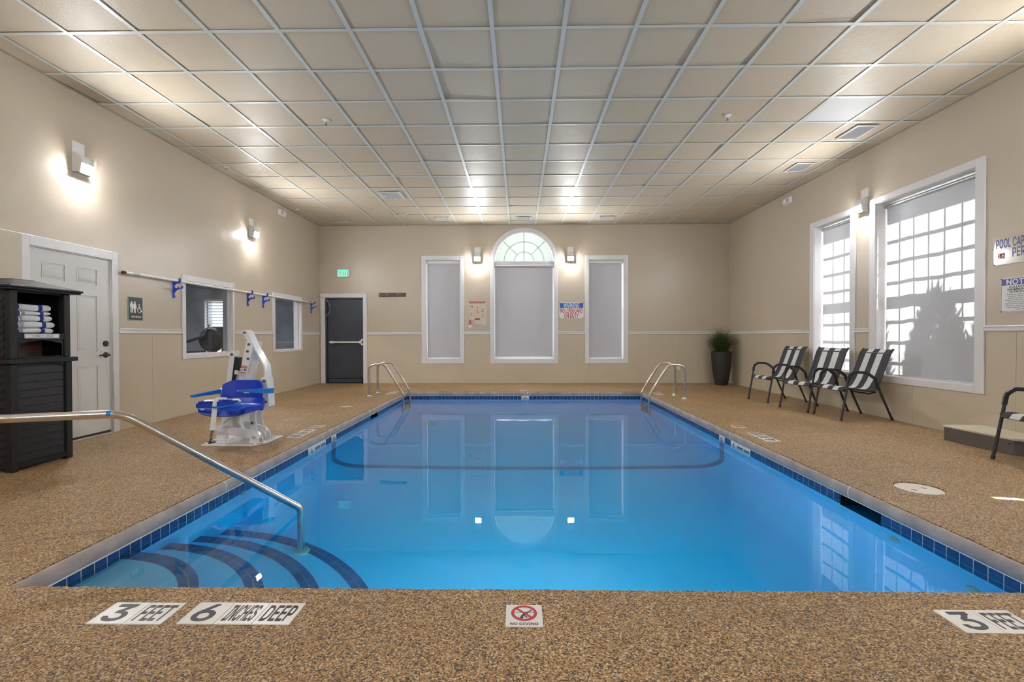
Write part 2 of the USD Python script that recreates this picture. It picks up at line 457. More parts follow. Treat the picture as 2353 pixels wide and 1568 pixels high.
RAIL_PROF = [(.0, 0), (.014, 0), (.020, .006), (.020, .016), (.014, .021), (.014, .038), (.024, .044), (.026, .052), (.020, .060), (.0, .060)]
def chair_rail(m, u0, u1):
    poly = Polygon([(b, a) for a, b in RAIL_PROF])
    # drawn in (height, depth); extruded along u
    mesh = trimesh.creation.extrude_polygon(Polygon(RAIL_PROF), u1 - u0, engine='earcut')   # x = depth, y = height, z = along
    t = np.eye(4); t[:3, 0], t[:3, 1], t[:3, 2] = (0, 0, 1), (0, 1, 0), (-1, 0, 0); t[:3, 3] = (u1, 1.152, .004)
    o = obj(f'trim_{_trim[0]}', xf(xf(mesh, t), m), 'white_trim', kind='structure'); _trim[0] += 1
_trim = [1]
for u0, u1 in ((-3.598, -2.31), (-1.291, -.687), (.917, 1.541), (2.559, XR - .02)): chair_rail(on_back(0, 0), u0, u1)
for u0, u1 in ((5.464, 6.513), (7.717, 8.933), (10.152, YB - .012)): chair_rail(on_left(0, 0), u0, u1)
for u0, u1 in ((-YB + .02, -8.02), (-6.943, -6.667), (-5.03, -3.065)): chair_rail(on_right(0, 0), u0, u1)

# ------------------------------------------------------------------ ceiling: a lay-in grid of warped panels
ceiling = thing('ceiling', kind='structure')
obj('slab', box(XL - .15, XR + .33, YF - .2, YB + .25, ZC + .12, ZC + .26), 'duct_dark', ceiling)
GX, GY, GS = -.2258, 4.0088, .6096
gx = [XL] + [GX + GS * i for i in range(-7, 9)] + [XR]
gy = [GY + GS * j for j in range(-1, 12)] + [YB]
def panel_mesh(x0, x1, y0, y1, seed):
    r = np.random.default_rng(seed)
    n = 3
    xs, ys = np.linspace(x0 + .006, x1 - .006, n), np.linspace(y0 + .006, y1 - .006, n)
    lift = .0015 + .0045 * r.random(4) ** 2
    if r.random() < .16: lift[r.integers(4)] += .012
    V = []
    for s, dz in ((0, 0), (1, .015)):
        for j, y in enumerate(ys):
            for i, x in enumerate(xs):
                u, v = i / (n - 1), j / (n - 1)
                z = lift[0] * (1 - u) * (1 - v) + lift[1] * u * (1 - v) + lift[2] * (1 - u) * v + lift[3] * u * v
                z += .0 if (i, j) != (1, 1) else -.003 * r.random()
                V.append((x, y, ZC + .0025 + z + dz))
    F = []
    q = lambda i, j, s: s * n * n + j * n + i
    for j in range(n - 1):
        for i in range(n - 1):
            F += [[q(i, j, 0), q(i, j + 1, 0), q(i + 1, j + 1, 0)], [q(i, j, 0), q(i + 1, j + 1, 0), q(i + 1, j, 0)]]
            F += [[q(i, j, 1), q(i + 1, j + 1, 1), q(i, j + 1, 1)], [q(i, j, 1), q(i + 1, j, 1), q(i + 1, j + 1, 1)]]
    for i in range(n - 1):
        for (a, b) in ((q(i, 0, 0), q(i + 1, 0, 0)), (q(i + 1, n - 1, 0), q(i, n - 1, 0)), (q(0, i + 1, 0), q(0, i, 0)), (q(n - 1, i, 0), q(n - 1, i + 1, 0))):
            F += [[a, b, b + n * n], [a, b + n * n, a + n * n]]
    return trimesh.Trimesh(V, F, process=False)
sd = 0
for j in range(len(gy) - 1):
    for i in range(len(gx) - 1):
        sd += 1
        white = i == 13 + 1 and j == 3
        m = panel_mesh(gx[i], gx[i + 1], gy[j], gy[j + 1], sd)
        if white:
            obj('panel', m, 'white_glossy', ceiling, smooth=20, label='plain white panel among the cream ones')
        else:
            obj('panel', m, 'ceiling_panel', ceiling, smooth=20)
rear = []
yr = [YF] + [GY + GS * j for j in range(-9, 0)]
for j in range(len(yr) - 1):
    for i in range(len(gx) - 1):
        sd += 1
        rear.append(panel_mesh(gx[i], gx[i + 1], yr[j], yr[j + 1], sd))
obj('panel_field', rear, 'ceiling_panel', ceiling, smooth=20, kind='stuff')
def tee(x0, x1, y0, y1, z=0.0): return [box(x0, x1, y0, y1, ZC - .0015 + z, ZC + z), ]
for x in gx[1:-1]:
    obj('main_runner', [box(x - .0195, x + .0195, YF, YB, ZC - .0022, ZC + .0005, .0006), box(x - .003, x + .003, YF, YB, ZC, ZC + .03)], 'tee', ceiling)
for y in sorted(set(yr[1:] + gy[:-1])):
    obj('cross_runner', [box(XL, XR, y - .0185, y + .0185, ZC - .0014, ZC + .0005, .0005), box(XL, XR, y - .003, y + .003, ZC, ZC + .03)], 'tee', ceiling)
obj('wall_angle', [box(XL, XL + .022, YF, YB, ZC - .003, ZC), box(XL, XL + .002, YF, YB, ZC - .022, ZC), box(XR - .022, XR, YF, YB, ZC - .003, ZC), box(XR - .002, XR, YF, YB, ZC - .022, ZC)], 'wall_paint', ceiling)
obj('wall_angle', [box(XL, XR, YB - .022, YB, ZC - .003, ZC), box(XL, XR, YB - .002, YB, ZC - .022, ZC)], 'wall_paint', ceiling)

# ------------------------------------------------------------------ floor: pebble deck with the pool's opening and two lid recesses
PX0, PX1, PY0, PY1 = -2.288, 2.452, 2.045, 9.459          # edge of the pebble layer round the pool
LIDS = [(2.908, 3.452, .148), (-2.754, 7.43, .115)]
def ragged(pts, step=.012, amp=.004, seed=1):
    r = np.random.default_rng(seed); out = []
    for a, b in zip(pts, pts[1:] + pts[:1]):
        a, b = np.array(a, float), np.array(b, float); n = int(np.linalg.norm(b - a) / step)
        d = (b - a) / np.linalg.norm(b - a); nn = np.array([-d[1], d[0]])
        for k in range(n):
            out.append(a + (b - a) * k / n + nn * r.normal(0, amp * .6))
    return out
hole = Polygon(ragged([(PX0, PY0), (PX1, PY0), (PX1, PY1), (PX0, PY1)])).buffer(0)
deck = rect(XL - .02, XR + .02, YF - .02, YB + .02).difference(hole)
for x, y, r in LIDS: deck = deck.difference(Polygon(ragged([(x + r * math.cos(t), y + r * math.sin(t)) for t in np.arange(0, 2 * PI, .25)], .01, .003, 5)).buffer(0))
floor = thing('floor', kind='structure')
obj('pebble_deck', prism(deck, -.022, 0), 'pebble', floor, smooth=False)
base = rect(XL - .15, XR + .33, YF - .2, YB + .25).difference(rect(PX0 - .01, PX1 + .01, PY0 - .01, PY1 + .01))
obj('slab', prism(base, -.09, -.022), 'coping', floor)

# ================================================================== swimming pool
TX0, TX1, TY0, TY1, ZW = -2.268, 2.440, 2.075, 9.440, -.137     # tile faces and water level
pool = thing('swimming_pool', 'rectangular indoor pool with blue plaster, navy waterline tiles and curved corner steps', 'swimming pool')
# hollow: sections along y with coved floor corners, floor sloping from 3.5 to 5 feet
def floor_z(y): return float(np.interp(y, [2.07, 5.69, 8.4, 9.5], [-1.205, -1.356, -1.66, -1.66]))
SX0, SX1, SY0, SY1 = TX0 - .008, TX1 + .008, TY0 - .008, TY1 + .008
def section(y, up=0.0):
    z, r = floor_z(y) + up, .30
    pts = [(SX1, -.05), (SX1, z + r)] + [(SX1 - r + r * math.cos(t), z + r - r * math.sin(t)) for t in np.linspace(0, PI / 2, 9)[1:]]
    pts += [(SX0 + r - r * math.sin(t), z + r - r * math.cos(t)) for t in np.linspace(0, PI / 2, 9)[:-1]] + [(SX0, z + r), (SX0, -.05)]
    return np.array([(x, y, zz) for x, zz in pts])
ys = [SY0, SY0 + .02, SY0 + .09, SY0 + .2] + list(np.linspace(SY0 + .3, SY1 - .3, 22)) + [SY1 - .2, SY1 - .09, SY1 - .02, SY1]
ups = [.3, .19, .08, .02] + [0] * 22 + [.02, .08, .19, .3]
S = np.array([section(y, u) for y, u in zip(ys, ups)]); k = S.shape[1]; n = len(ys)
V = S.reshape(-1, 3); F = []
for i in range(n - 1):
    for j in range(k):
        j2 = (j + 1) % k
        F += [[i * k + j, i * k + j2, (i + 1) * k + j2], [i * k + j, (i + 1) * k + j2, (i + 1) * k + j]]
for i, fl in ((0, 1), (n - 1, 0)):
    c = len(V); V = np.vstack([V, S[i].mean(0)])
    for j in range(k):
        j2 = (j + 1) % k
        F.append([c, i * k + j2, i * k + j] if fl else [c, i * k + j, i * k + j2])
cav = trimesh.Trimesh(V, F, process=True)
if cav.volume < 0: cav.invert()
def man(t): return m3.Manifold(m3.Mesh(np.asarray(t.vertices, np.float32), np.asarray(t.faces, np.uint32)))
def tri(mm):
    q = mm.to_mesh(); return trimesh.Trimesh(np.array(q.vert_properties)[:, :3], np.array(q.tri_verts), process=False)
SKIM = [(TX1, 3.19, 3.60), (TX0, 7.11, 7.47)]
block = man(box(-2.62, 2.80, 1.72, 9.79, -2.0, -.0905)) - man(cav)
for x, a, b in SKIM:
    s = 1 if x > 0 else -1
    block = block - man(box(x - s * .02, x + s * .24, a, b, -.26, -.096))
obj('shell', tri(block), 'pool_plaster', pool, smooth=35)
for x, a, b in SKIM:
    s = 1 if x > 0 else -1
    obj('skimmer_mouth', [box(x + s * .225, x + s * .235, a, b, -.26, -.096), box(x, x + s * .23, a, a + .006, -.26, -.096), box(x, x + s * .23, b - .006, b, -.26, -.096), box(x, x + s * .23, a, b, -.26, -.25)], 'black_plastic', pool)
# quarter-round corner steps
CX, CY = -2.297, 1.925
TIERS = [(.79, -.19), (1.085, -.41), (1.373, -.63), (1.67, -.85)]
def arc_span(r): return math.asin((SY0 - CY) / r), math.acos((SX0 - CX) / r)
solid = None
for r, z in TIERS:
    t = np.linspace(*arc_span(r), 48)
    g = Polygon([(SX0 - .03, SY0 - .03), (CX + r * math.cos(t[0]), SY0 - .03)] + [(CX + r * math.cos(a), CY + r * math.sin(a)) for a in t] + [(SX0 - .03, CY + r * math.sin(t[-1]))])
    mm = man(prism(g, -1.28, z)); solid = mm if solid is None else solid + mm
obj('steps', tri(solid), 'pool_plaster', pool, smooth=25)
for r, z in TIERS:
    lo_, hi_ = arc_span(r - .1)
    obj('nosing_grout', prism(Polygon([(CX + r * math.cos(a), CY + r * math.sin(a)) for a in np.linspace(lo_, hi_, 40)] + [(CX + (r - .0905) * math.cos(a), CY + (r - .0905) * math.sin(a)) for a in np.linspace(hi_, lo_, 40)]), z, z + .002), 'step_grout', pool)
    for row in range(2):
        r1 = r - .0012 - row * .045; r0 = r1 - .0427
        n_t = int(round((hi_ - lo_) * (r1 + r0) / 2 / .0505)); da = (hi_ - lo_) / n_t; g_ = .0013 / r1
        for q in range(n_t):
            a0, a1 = lo_ + q * da + g_, lo_ + (q + 1) * da - g_
            g = Polygon([(CX + R * math.cos(a), CY + R * math.sin(a)) for R, a in ((r1, a0), (r1, (a0 + a1) / 2), (r1, a1), (r0, a1), (r0, a0))])
            obj('step_tile', prism(g, z, z + .004), 'step_blue', pool, smooth=False)
# waterline tiles, two rows of three inch tiles; marker plates and skimmer mouths interrupt them
P3 = .0773
PLATES = {'l': [(4.995, 5.455), (5.615, 5.77)], 'r': [(4.99, 5.45), (5.605, 5.765)], 'b': [(.04, .196)], 'n': []}
def wall_tile(side, a, b, z0, z1):
    d = .008
    if side == 'l': return box(SX0, TX0, a, b, z0, z1, .0025)
    if side == 'r': return box(TX1, SX1, a, b, z0, z1, .0025)
    if side == 'b': return box(a, b, TY1, SY1, z0, z1, .0025)
    return box(a, b, SY0, TY0, z0, z1, .0025)
low = []
for side in 'lrbn':
    lo, hi = (TY0, TY1) if side in 'lr' else (TX0, TX1)
    stops = PLATES[side] + [(a, b) for x, a, b in SKIM if (x < 0 and side == 'l') or (x > 0 and side == 'r')]
    grout = []
    c = lo
    for a, b in sorted(stops) + [(hi, hi)]:
        cnt = max(1, int(round((a - c) / P3))); st = (a - c) / cnt
        for q in range(cnt):
            u0, u1 = c + q * st + .0018, c + (q + 1) * st - .0018
            if side != 'n':
                obj('waterline_tile', wall_tile(side, u0, u1, -.168, -.0955), 'navy_tile', pool, smooth=False)
            else:
                low.append(wall_tile(side, u0, u1, -.168, -.0955))
            low.append(wall_tile(side, u0, u1, -.2445, -.1715))
        c = b
    for a, b in zip([lo] + [s[1] for s in sorted(stops)], [s[0] for s in sorted(stops)] + [hi]):
        z0 = -.246
        m = {'l': box(SX0, TX0 - .0022, a, b, z0, -.09), 'r': box(TX1 + .0022, SX1, a, b, z0, -.09), 'b': box(a, b, TY1 + .0022, SY1, z0, -.09), 'n': box(a, b, SY0, TY0 - .0022, z0, -.09)}[side]
        grout.append(m)
    obj('tile_grout', grout, 'grout', pool)
obj('submerged_tile_row', low, 'navy_tile', pool, smooth=False, kind='stuff')
obj('grout_line', [box(SX0, TX0 + .002, TY0, TY1, -.095, -.0885), box(TX1 - .002, SX1, TY0, TY1, -.095, -.0885), box(TX0, TX1, TY1 - .002, SY1, -.095, -.0885), box(TX0, TX1, SY0, TY0 + .002, -.095, -.0885)], 'sealant', pool)
# dark break line where the floor starts to fall away
zf = floor_z(5.69)
prof = [(TX0, -.24)] + [(SX0 + .002 + .30 - .30 * math.cos(t), zf + .30 + .002 - .30 * math.sin(t)) for t in np.linspace(0, PI / 2, 10)]
prof = prof + [(SX1 + SX0 - x, z) for x, z in prof[::-1]]
band = []
for (x0, z0), (x1, z1) in zip(prof, prof[1:]):
    ex = np.array([x1 - x0, 0, z1 - z0]); L_ = np.linalg.norm(ex)
    if L_ < 1e-4: continue
    mm = np.eye(4); ex = ex / L_; mm[:3, 0], mm[:3, 1], mm[:3, 2], mm[:3, 3] = ex, (0, 1, 0), np.cross(ex, (0, 1, 0)), ((x0 + x1) / 2, 5.69, (z0 + z1) / 2)
    band.append(xf(trimesh.creation.box([L_ + .004, .11, .008]), mm))
obj('break_line', band, 'line_blue', pool)
# return jets and main drains
for x, y, z in ((TX1, 3.09, -.38), (TX1, 2.55, -.47), (TX0, 3.82, -.26), (TX0, 5.07, -.50)):
    s = -1 if x > 0 else 1
    j = lathe([(0, 0), (.045, 0), (.045, .008), (.03, .016), (.022, .012), (.0, .010)], 24)
    mm = np.eye(4); mm[:3, 0], mm[:3, 1], mm[:3, 2] = (0, 1, 0), (0, 0, s), (s, 0, 0)
    mm[:3, 2] = np.cross(mm[:3, 0], mm[:3, 1]); mm[:3, 3] = (x - s * .008, y, z)
    obj('return_jet', xf(j, mm), 'jet', pool)
pl_ = obj('pool_light', xf(lathe([(0, 0), (.13, 0), (.13, .012), (.115, .018), (.10, .012), (0, .012)], 30), frame((.09, SY0 + .001, -.62), (-1, 0, 0), (0, 0, 1))), 'chrome', pool, label='round underwater light in the near wall')
obj('light_lens', xf(lathe([(0, .013), (.097, .013), (.085, .024), (0, .030)], 30), frame((.09, SY0 + .001, -.62), (-1, 0, 0), (0, 0, 1))), 'pool_lens', pl_)
for x in (-1.60, .70):
    obj('main_drain', move(lathe([(0, .02), (.09, .02), (.125, .0), (.125, -.02)], 30), x, 8.25, floor_z(8.25) + .002), 'drain', pool)
# coping: bullnose stones with sealant joints
CP = [(0, -.0905), (0, -.010), (.008, -.006), (.018, -.008), (.027, -.018), (.032, -.034), (.033, -.055), (.030, -.074), (.024, -.086), (.018, -.0905)]
def coping(p, q, inward):
    p, q, inw = np.array([*p, 0.]), np.array([*q, 0.]), np.array([*inward, 0.])
    d = (q - p); L_ = np.linalg.norm(d); d /= L_
    rings = []
    for s in (0, L_):
        rings.append(np.array([p + d * s + inw * (a - .006) + np.array([0, 0, z]) for a, z in CP]))
    v = np.vstack(rings); kk = len(CP); f = []
    for j in range(kk):
        j2 = (j + 1) % kk
        f += [[j, j2, kk + j2], [j, kk + j2, kk + j]]
    for j in range(1, kk - 1): f += [[0, j + 1, j], [kk, kk + j, kk + j + 1]]
    m = trimesh.Trimesh(v, f, process=False)
    if m.volume < 0: m.invert()
    return m
def coping_run(p, q, inward, cuts):
    p, q = np.array(p, float), np.array(q, float); L_ = np.linalg.norm(q - p); d = (q - p) / L_
    c = [0] + sorted(cuts) + [L_]
    for a, b in zip(c, c[1:]):
        obj('coping_stone', coping(p + d * (a + .004), p + d * (b - .004), inward), 'coping', pool)
    for a in sorted(cuts):
        obj('coping_joint', coping(p + d * (a - .0045), p + d * (a + .0045), np.array(inward)), 'sealant', pool)
coping_run((PX0, PY0), (PX0, PY1), (1, 0), [1.53, 3.53, 5.5])
coping_run((PX1, PY0), (PX1, PY1), (-1, 0), [1.45, 3.41, 5.42])
coping_run((PX0, PY1), (PX1, PY1), (0, -1), [.63, 2.45, 4.31])
coping_run((PX0, PY0), (PX1, PY0), (0, 1), [.9, 2.6, 4.2])
body = man(box(SX0 - .006, SX1 + .006, SY0 - .006, SY1 + .006, -1.95, ZW))
for x, a, b in SKIM:
    s_ = 1 if x > 0 else -1
    body = body + man(box(x - s_ * .05, x + s_ * .229, a + .003, b - .003, -.255, ZW))
water = obj('pool_water', tri(body), 'water', None, smooth=False, label='still clear turquoise water filling the pool', category='water', kind='stuff')

# ================================================================== windows and doors
def boards(outer, inner, parent, name='casing_board', mat_='white_trim', z0=0, z1=.018):
    """Four boards round an opening: (u0, u1, v0, v1) outside and inside."""
    a, b, c, d = outer; e, f, g, h = inner
    for r in ((a, e, c, d), (f, b, c, d), (e, f, h, d), (e, f, c, g)):
        if r[1] - r[0] > .005 and r[3] - r[2] > .005:
            obj(name, box(r[0], r[1], r[2], r[3], z0, z1, .003), mat_, parent)
def glass(u0, u1, v0, v1, z): return trimesh.Trimesh([(u0, v0, z), (u1, v0, z), (u1, v1, z), (u0, v1, z)], [[0, 1, 2], [0, 2, 3]], process=False)
def sash(w, u0, u1, v0, v1, z, cols, rows, fr=.045, mu=.018):
    obj('sash', [box(u0, u0 + fr, v0, v1, z, z + .035, .003), box(u1 - fr, u1, v0, v1, z, z + .035, .003), box(u0 + fr, u1 - fr, v1 - fr, v1, z, z + .035, .003), box(u0 + fr, u1 - fr, v0, v0 + fr, z, z + .035, .003)], 'white_plain', w)
    a, b, c, d = u0 + fr, u1 - fr, v0 + fr, v1 - fr
    for i in range(1, cols):
        x = a + (b - a) * i / cols
        obj('muntin', box(x - mu / 2, x + mu / 2, c, d, z + .006, z + .028), 'white_plain', w)
    for i in range(1, rows):
        y = c + (d - c) * i / rows
        obj('muntin', box(a, b, y - mu / 2, y + mu / 2, z + .007, z + .027), 'white_plain', w)
    obj('pane', glass(a - .01, b + .01, c - .01, d + .01, z + .0175), 'window_glass', w)
def reveal(w, u0, u1, v0, v1, depth):
    t = .006
    obj('jamb', box(u0, u0 + t, v0, v1, -depth, .001), 'white_trim', w); obj('jamb', box(u1 - t, u1, v0, v1, -depth, .001), 'white_trim', w)
    obj('jamb', box(u0, u1, v1 - t, v1, -depth, .001), 'white_trim', w); obj('sill', box(u0, u1, v0, v0 + t, -depth, .001), 'white_trim', w)
def sheet(u0, u1, v0, v1, z, amp=0.0, seed=0, n=26):
    us, vs = np.linspace(u0, u1, n), np.linspace(v0, v1, n)
    V = []
    for v in vs:
        for u in us:
            V.append((u, v, z + amp * (math.sin(u * 9 + seed) + .6 * math.sin(u * 21 + 2 * seed + v * 1.3)) * (v1 - v) / (v1 - v0) ** .5))
    F = [[j * n + i, j * n + i + 1, (j + 1) * n + i + 1] for j in range(n - 1) for i in range(n - 1)] + [[j * n + i, (j + 1) * n + i + 1, (j + 1) * n + i] for j in range(n - 1) for i in range(n - 1)]
    return trimesh.Trimesh(V, F, process=False)

SHADE_MEN = []
def shade(m, label, u0, u1, v0, v1, z, fabric, amp, seed, cassette=None, drop=.03, gap0=.006, gap1=.006):
    s = thing('roller_shade', label, 'window shade', m)
    r = .028
    obj('roller', [tube([(u0 + .004, v1 - r - .012, z - .005), (u1 - .004, v1 - r - .012, z - .005)], r, 18)], 'gray_metal' if cassette is None else 'white_trim', s)
    if cassette:
        obj('cassette', box(u0 + .003, u1 - .003, v1 - cassette, v1 - .002, z - .03, z + .04, .006), 'white_trim', s)
    obj('fabric', sheet(u0 + gap0, u1 - gap1, v0 + drop, v1 - .05, z, amp, seed), fabric, s, smooth=True)
    obj('hem_bar', box(u0 + gap0, u1 - gap1, v0 + drop - .008, v0 + drop + .006, z - .006, z + .006, .003), 'white_trim', s)

# back wall windows
m = on_back(0, 0)
for idx, (o, c, side, lab) in enumerate((((-2.20, -1.39, .575, 2.91), (-2.308, -1.293, .47, 3.012), 0, 'grey roller shade closed in the back wall window left of the arched one'),
                                    ((1.637, 2.452, .575, 2.905), (1.543, 2.557, .47, 3.005), 1, 'grey roller shade closed in the back wall window right of the arched one'))):
    w = thing(f'window_{idx + 1}', 'white framed rectangular window %s the arched window' % ('left of' if idx == 0 else 'right of'), 'window', m, kind='structure')
    boards(c, o, w); reveal(w, *o, .25)
    u0, u1, v0, v1 = o; mid = (v0 + v1) / 2
    sash(w, u0 + .006, u1 - .006, mid - .02, v1 - .006, -.235, 3, 4); sash(w, u0 + .006, u1 - .006, v0 + .006, mid + .02, -.195, 3, 4)
    shade(m, lab, u0 + .006, u1 - .006, v0, v1 - .006, -.07, 'gray_shade', .002, idx, cassette=.075, drop=.035, gap0=.010, gap1=.012 if idx == 0 else .034)
w = thing('window_3', 'tall arched window with a sunburst grille at the centre of the back wall', 'window', m, kind='structure')
obj('casing', prism(arch_case.difference(arch_open), 0, .018), 'white_trim', w)
obj('jamb', prism(arch_open.difference(unary_union([rect(-.589, .819, .576, ARCH_Z), Point(ARCH_X, ARCH_Z).buffer(.704, 24).intersection(rect(-2, 2, ARCH_Z - .01, 4))])), -.25, .001), 'white_trim', w)
obj('transom_bar', box(-.589, .819, 2.80, 2.875, -.16, -.02, .005), 'white_trim', w)
arc_in = Point(ARCH_X, 2.875).buffer(.69, 24).intersection(rect(-2, 2, 2.875, 4))
obj('frosted_pane', prism(arc_in, -.105, -.102), 'arch_film', w)
for ang in (45, 90, 135):
    a = math.radians(ang)
    obj('grille_bar', prism(line([(ARCH_X + .23 * math.cos(a) * (ang != 90), 2.875 + .23 * math.sin(a) * (ang != 90)), (ARCH_X + .70 * math.cos(a), 2.875 + .69 * math.sin(a))], .016), -.122, -.108), 'white_plain', w)
for r in (.235, .475):
    obj('grille_bar', prism(Point(ARCH_X, 2.875).buffer(r + .008, 20).difference(Point(ARCH_X, 2.875).buffer(r - .008, 20)).intersection(rect(-2, 2, 2.875, 4)), -.122, -.108), 'white_plain', w)
_v, _f = trimesh.creation.triangulate_polygon(arc_in, engine='earcut')
obj('pane', trimesh.Trimesh(np.c_[_v, np.full(len(_v), -.20)], _f, process=False), 'window_glass', w)
sash(w, -.589, .819, 1.68, 2.80, -.235, 6, 4); sash(w, -.589, .819, .576, 1.72, -.195, 6, 4)
shade(m, 'wide grey roller shade closed below the arch of the back wall window', -.589, .819, .576, 2.80, -.07, 'gray_shade', .002, 5, drop=.05, gap0=.018, gap1=.032)

# right wall windows: sunlit shades
m = on_right(0, 0)
for idx, (a, b, c, d, cols) in enumerate(RIGHT_WIN):
    lab = ('narrow white framed window nearest the corner on the right wall', 'wide white framed window between the lamp and the signs on the right wall', None)[idx]
    w = thing(f'window_{idx + 4}', lab, 'window' if lab else None, m, kind='structure')
    u0, u1 = -b, -a
    boards((u0 - .105, u1 + .108, c - .085, d + .085), (u0, u1, c, d), w); reveal(w, u0, u1, c, d, .33)
    mid = (c + d) / 2
    sash(w, u0 + .006, u1 - .006, mid - .03, d - .006, -.295, cols, 4); sash(w, u0 + .006, u1 - .006, c + .006, mid + .03, -.255, cols, 4)
    shade(m, ('pale roller shade glowing with sun in the narrow right wall window', 'wide pale roller shade with sun and tree shadows in the right wall window', 'wide pale roller shade in the right wall window beside the camera')[idx],
          u0 + .006, u1 - .006, c, d - .006, -.127, 'sun_shade', .006 if idx else .002, idx * 2.1 + 1, drop=.012, gap0=(.020, .021, .062)[idx], gap1=.012)

# interior windows on the left wall
m = on_left(0, 0)
for idx, (o, c) in enumerate((((6.583, 7.672, .85, 1.905), (6.515, 7.715, .795, 1.99)), ((9.02, 10.105, .838, 1.89), (8.935, 10.15, .80, 1.967)))):
    w = thing(f'window_{idx + 7}', ('interior window on the left wall showing a window blind beyond', 'interior window on the left wall next to the corner door')[idx], 'window', m, kind='structure')
    boards(c, o, w); reveal(w, *o, .15)
    u0, u1, v0, v1 = o
    obj('stop', [box(u0 + .006, u0 + .022, v0, v1, -.09, -.055), box(u1 - .022, u1 - .006, v0, v1, -.09, -.055), box(u0, u1, v1 - .022, v1 - .006, -.09, -.055), box(u0, u1, v0 + .006, v0 + .022, -.09, -.055)], 'white_trim', w)
    obj('pane', glass(u0 + .006, u1 - .006, v0 + .006, v1 - .006, -.072), 'gym_glass', w)

# white six-panel door on the left wall
d1 = thing('door_1', 'white six-panel door with black lever on the left wall', 'door', on_left(0, 0), kind='structure')
for r in ((4.385, 4.462, 0, 2.10), (5.385, 5.462, 0, 2.10), (4.462, 5.385, 2.0, 2.10)):
    obj('casing_board', box(r[0], r[1], r[2], r[3], 0, .02, .004), 'white_trim', d1)
obj('jamb', [box(4.462, 4.470, 0, 2.0, -.15, 0), box(5.377, 5.385, 0, 2.0, -.15, 0), box(4.47, 5.377, 1.992, 2.0, -.15, 0)], 'white_trim', d1)
leaf = rect(4.472, 5.375, .035, 1.99)
PAN = [(a, b, c, d) for a, b in ((4.595, 4.84), (4.965, 5.21)) for c, d in ((1.69, 1.86), (.945, 1.565), (.17, .785))]
lf = man(prism(leaf, -.05, -.012))
for a, b, c, d in PAN: lf = lf - man(box(a, b, c, d, -.021, 0))
obj('leaf', tri(lf), 'door_white', d1, smooth=False)
for a, b, c, d in PAN:
    obj('raised_panel', [hull([(x, y, -.021) for x in (a + .012, b - .012) for y in (c + .012, d - .012)] + [(x, y, -.021 + .004) for x in (a + .012, b - .012) for y in (c + .012, d - .012)]),
                         hull([(x, y, -.018) for x in (a + .020, b - .020) for y in (c + .020, d - .020)] + [(x, y, -.009) for x in (a + .042, b - .042) for y in (c + .042, d - .042)])], 'door_white', d1)
obj('threshold', box(4.462, 5.385, -.02, .012, -.13, .015, .004), 'gray_metal', d1)
obj('door_sweep', box(4.474, 5.373, .016, .038, -.046, -.014), 'black_plastic', d1)
le = obj('lever', [xf(lathe([(0, .0), (.032, 0), (.032, .008), (.014, .014), (.014, .045), (0, .045)], 24), frame((5.312, .905, -.012), (1, 0, 0), (0, 1, 0))), tube(rounded([(5.318, .905, .028), (5.24, .907, .032), (5.20, .900, .026)], .02), .0085, 10)], 'black_metal', d1, label='black lever handle')
obj('deadbolt', xf(lathe([(0, 0), (.033, 0), (.033, .010), (.026, .016), (0, .018)], 24), frame((5.313, 1.035, -.012), (1, 0, 0), (0, 1, 0))), 'black_metal', d1, label='black deadbolt')

# dark grey exit door on the back wall
d2 = thing('door_2', 'dark grey metal exit door with a push bar on the back wall', 'door', on_back(0, 0), kind='structure')
for r in ((-4.705, -4.60, 0, 2.13), (-3.695, -3.60, 0, 2.13), (-4.60, -3.695, 2.03, 2.13)):
    obj('casing_board', box(r[0], r[1], r[2], r[3], 0, .02, .004), 'white_trim', d2)
obj('steel_frame', [box(-4.60, -4.565, 0, 2.03, -.13, -.004, .003), box(-3.71, -3.695, 0, 2.03, -.13, -.004, .003), box(-4.60, -3.695, 2.005, 2.03, -.13, -.004, .003)], 'door_gray', d2)
obj('leaf', box(-4.562, -3.712, .12, 2.0, -.09, -.045, .004), 'door_gray', d2)
obj('kick_strip', box(-4.535, -3.74, .012, .112, -.075, -.02, .003), 'door_gray', d2)
pb = obj('push_bar', [box(-4.50, -3.735, .955, .995, -.012, .018, .006), box(-4.49, -4.40, .945, 1.0, -.045, -.005, .003), box(-3.80, -3.735, .94, 1.01, -.045, -.005, .003)], 'white_plain', d2, label='white push bar')
obj('latch_case', [box(-3.755, -3.705, 1.0, 1.05, -.045, .006, .004), box(-3.755, -3.705, .90, .95, -.045, .002, .004)], 'white_plain', d2)
obj('back_panel', box(-4.60, -3.695, -.1, 2.03, -.25, -.13), 'door_gray', d2)
obj('back_panel', box(4.462, 5.385, -.1, 2.0, -.15, -.145), 'door_white', d1)

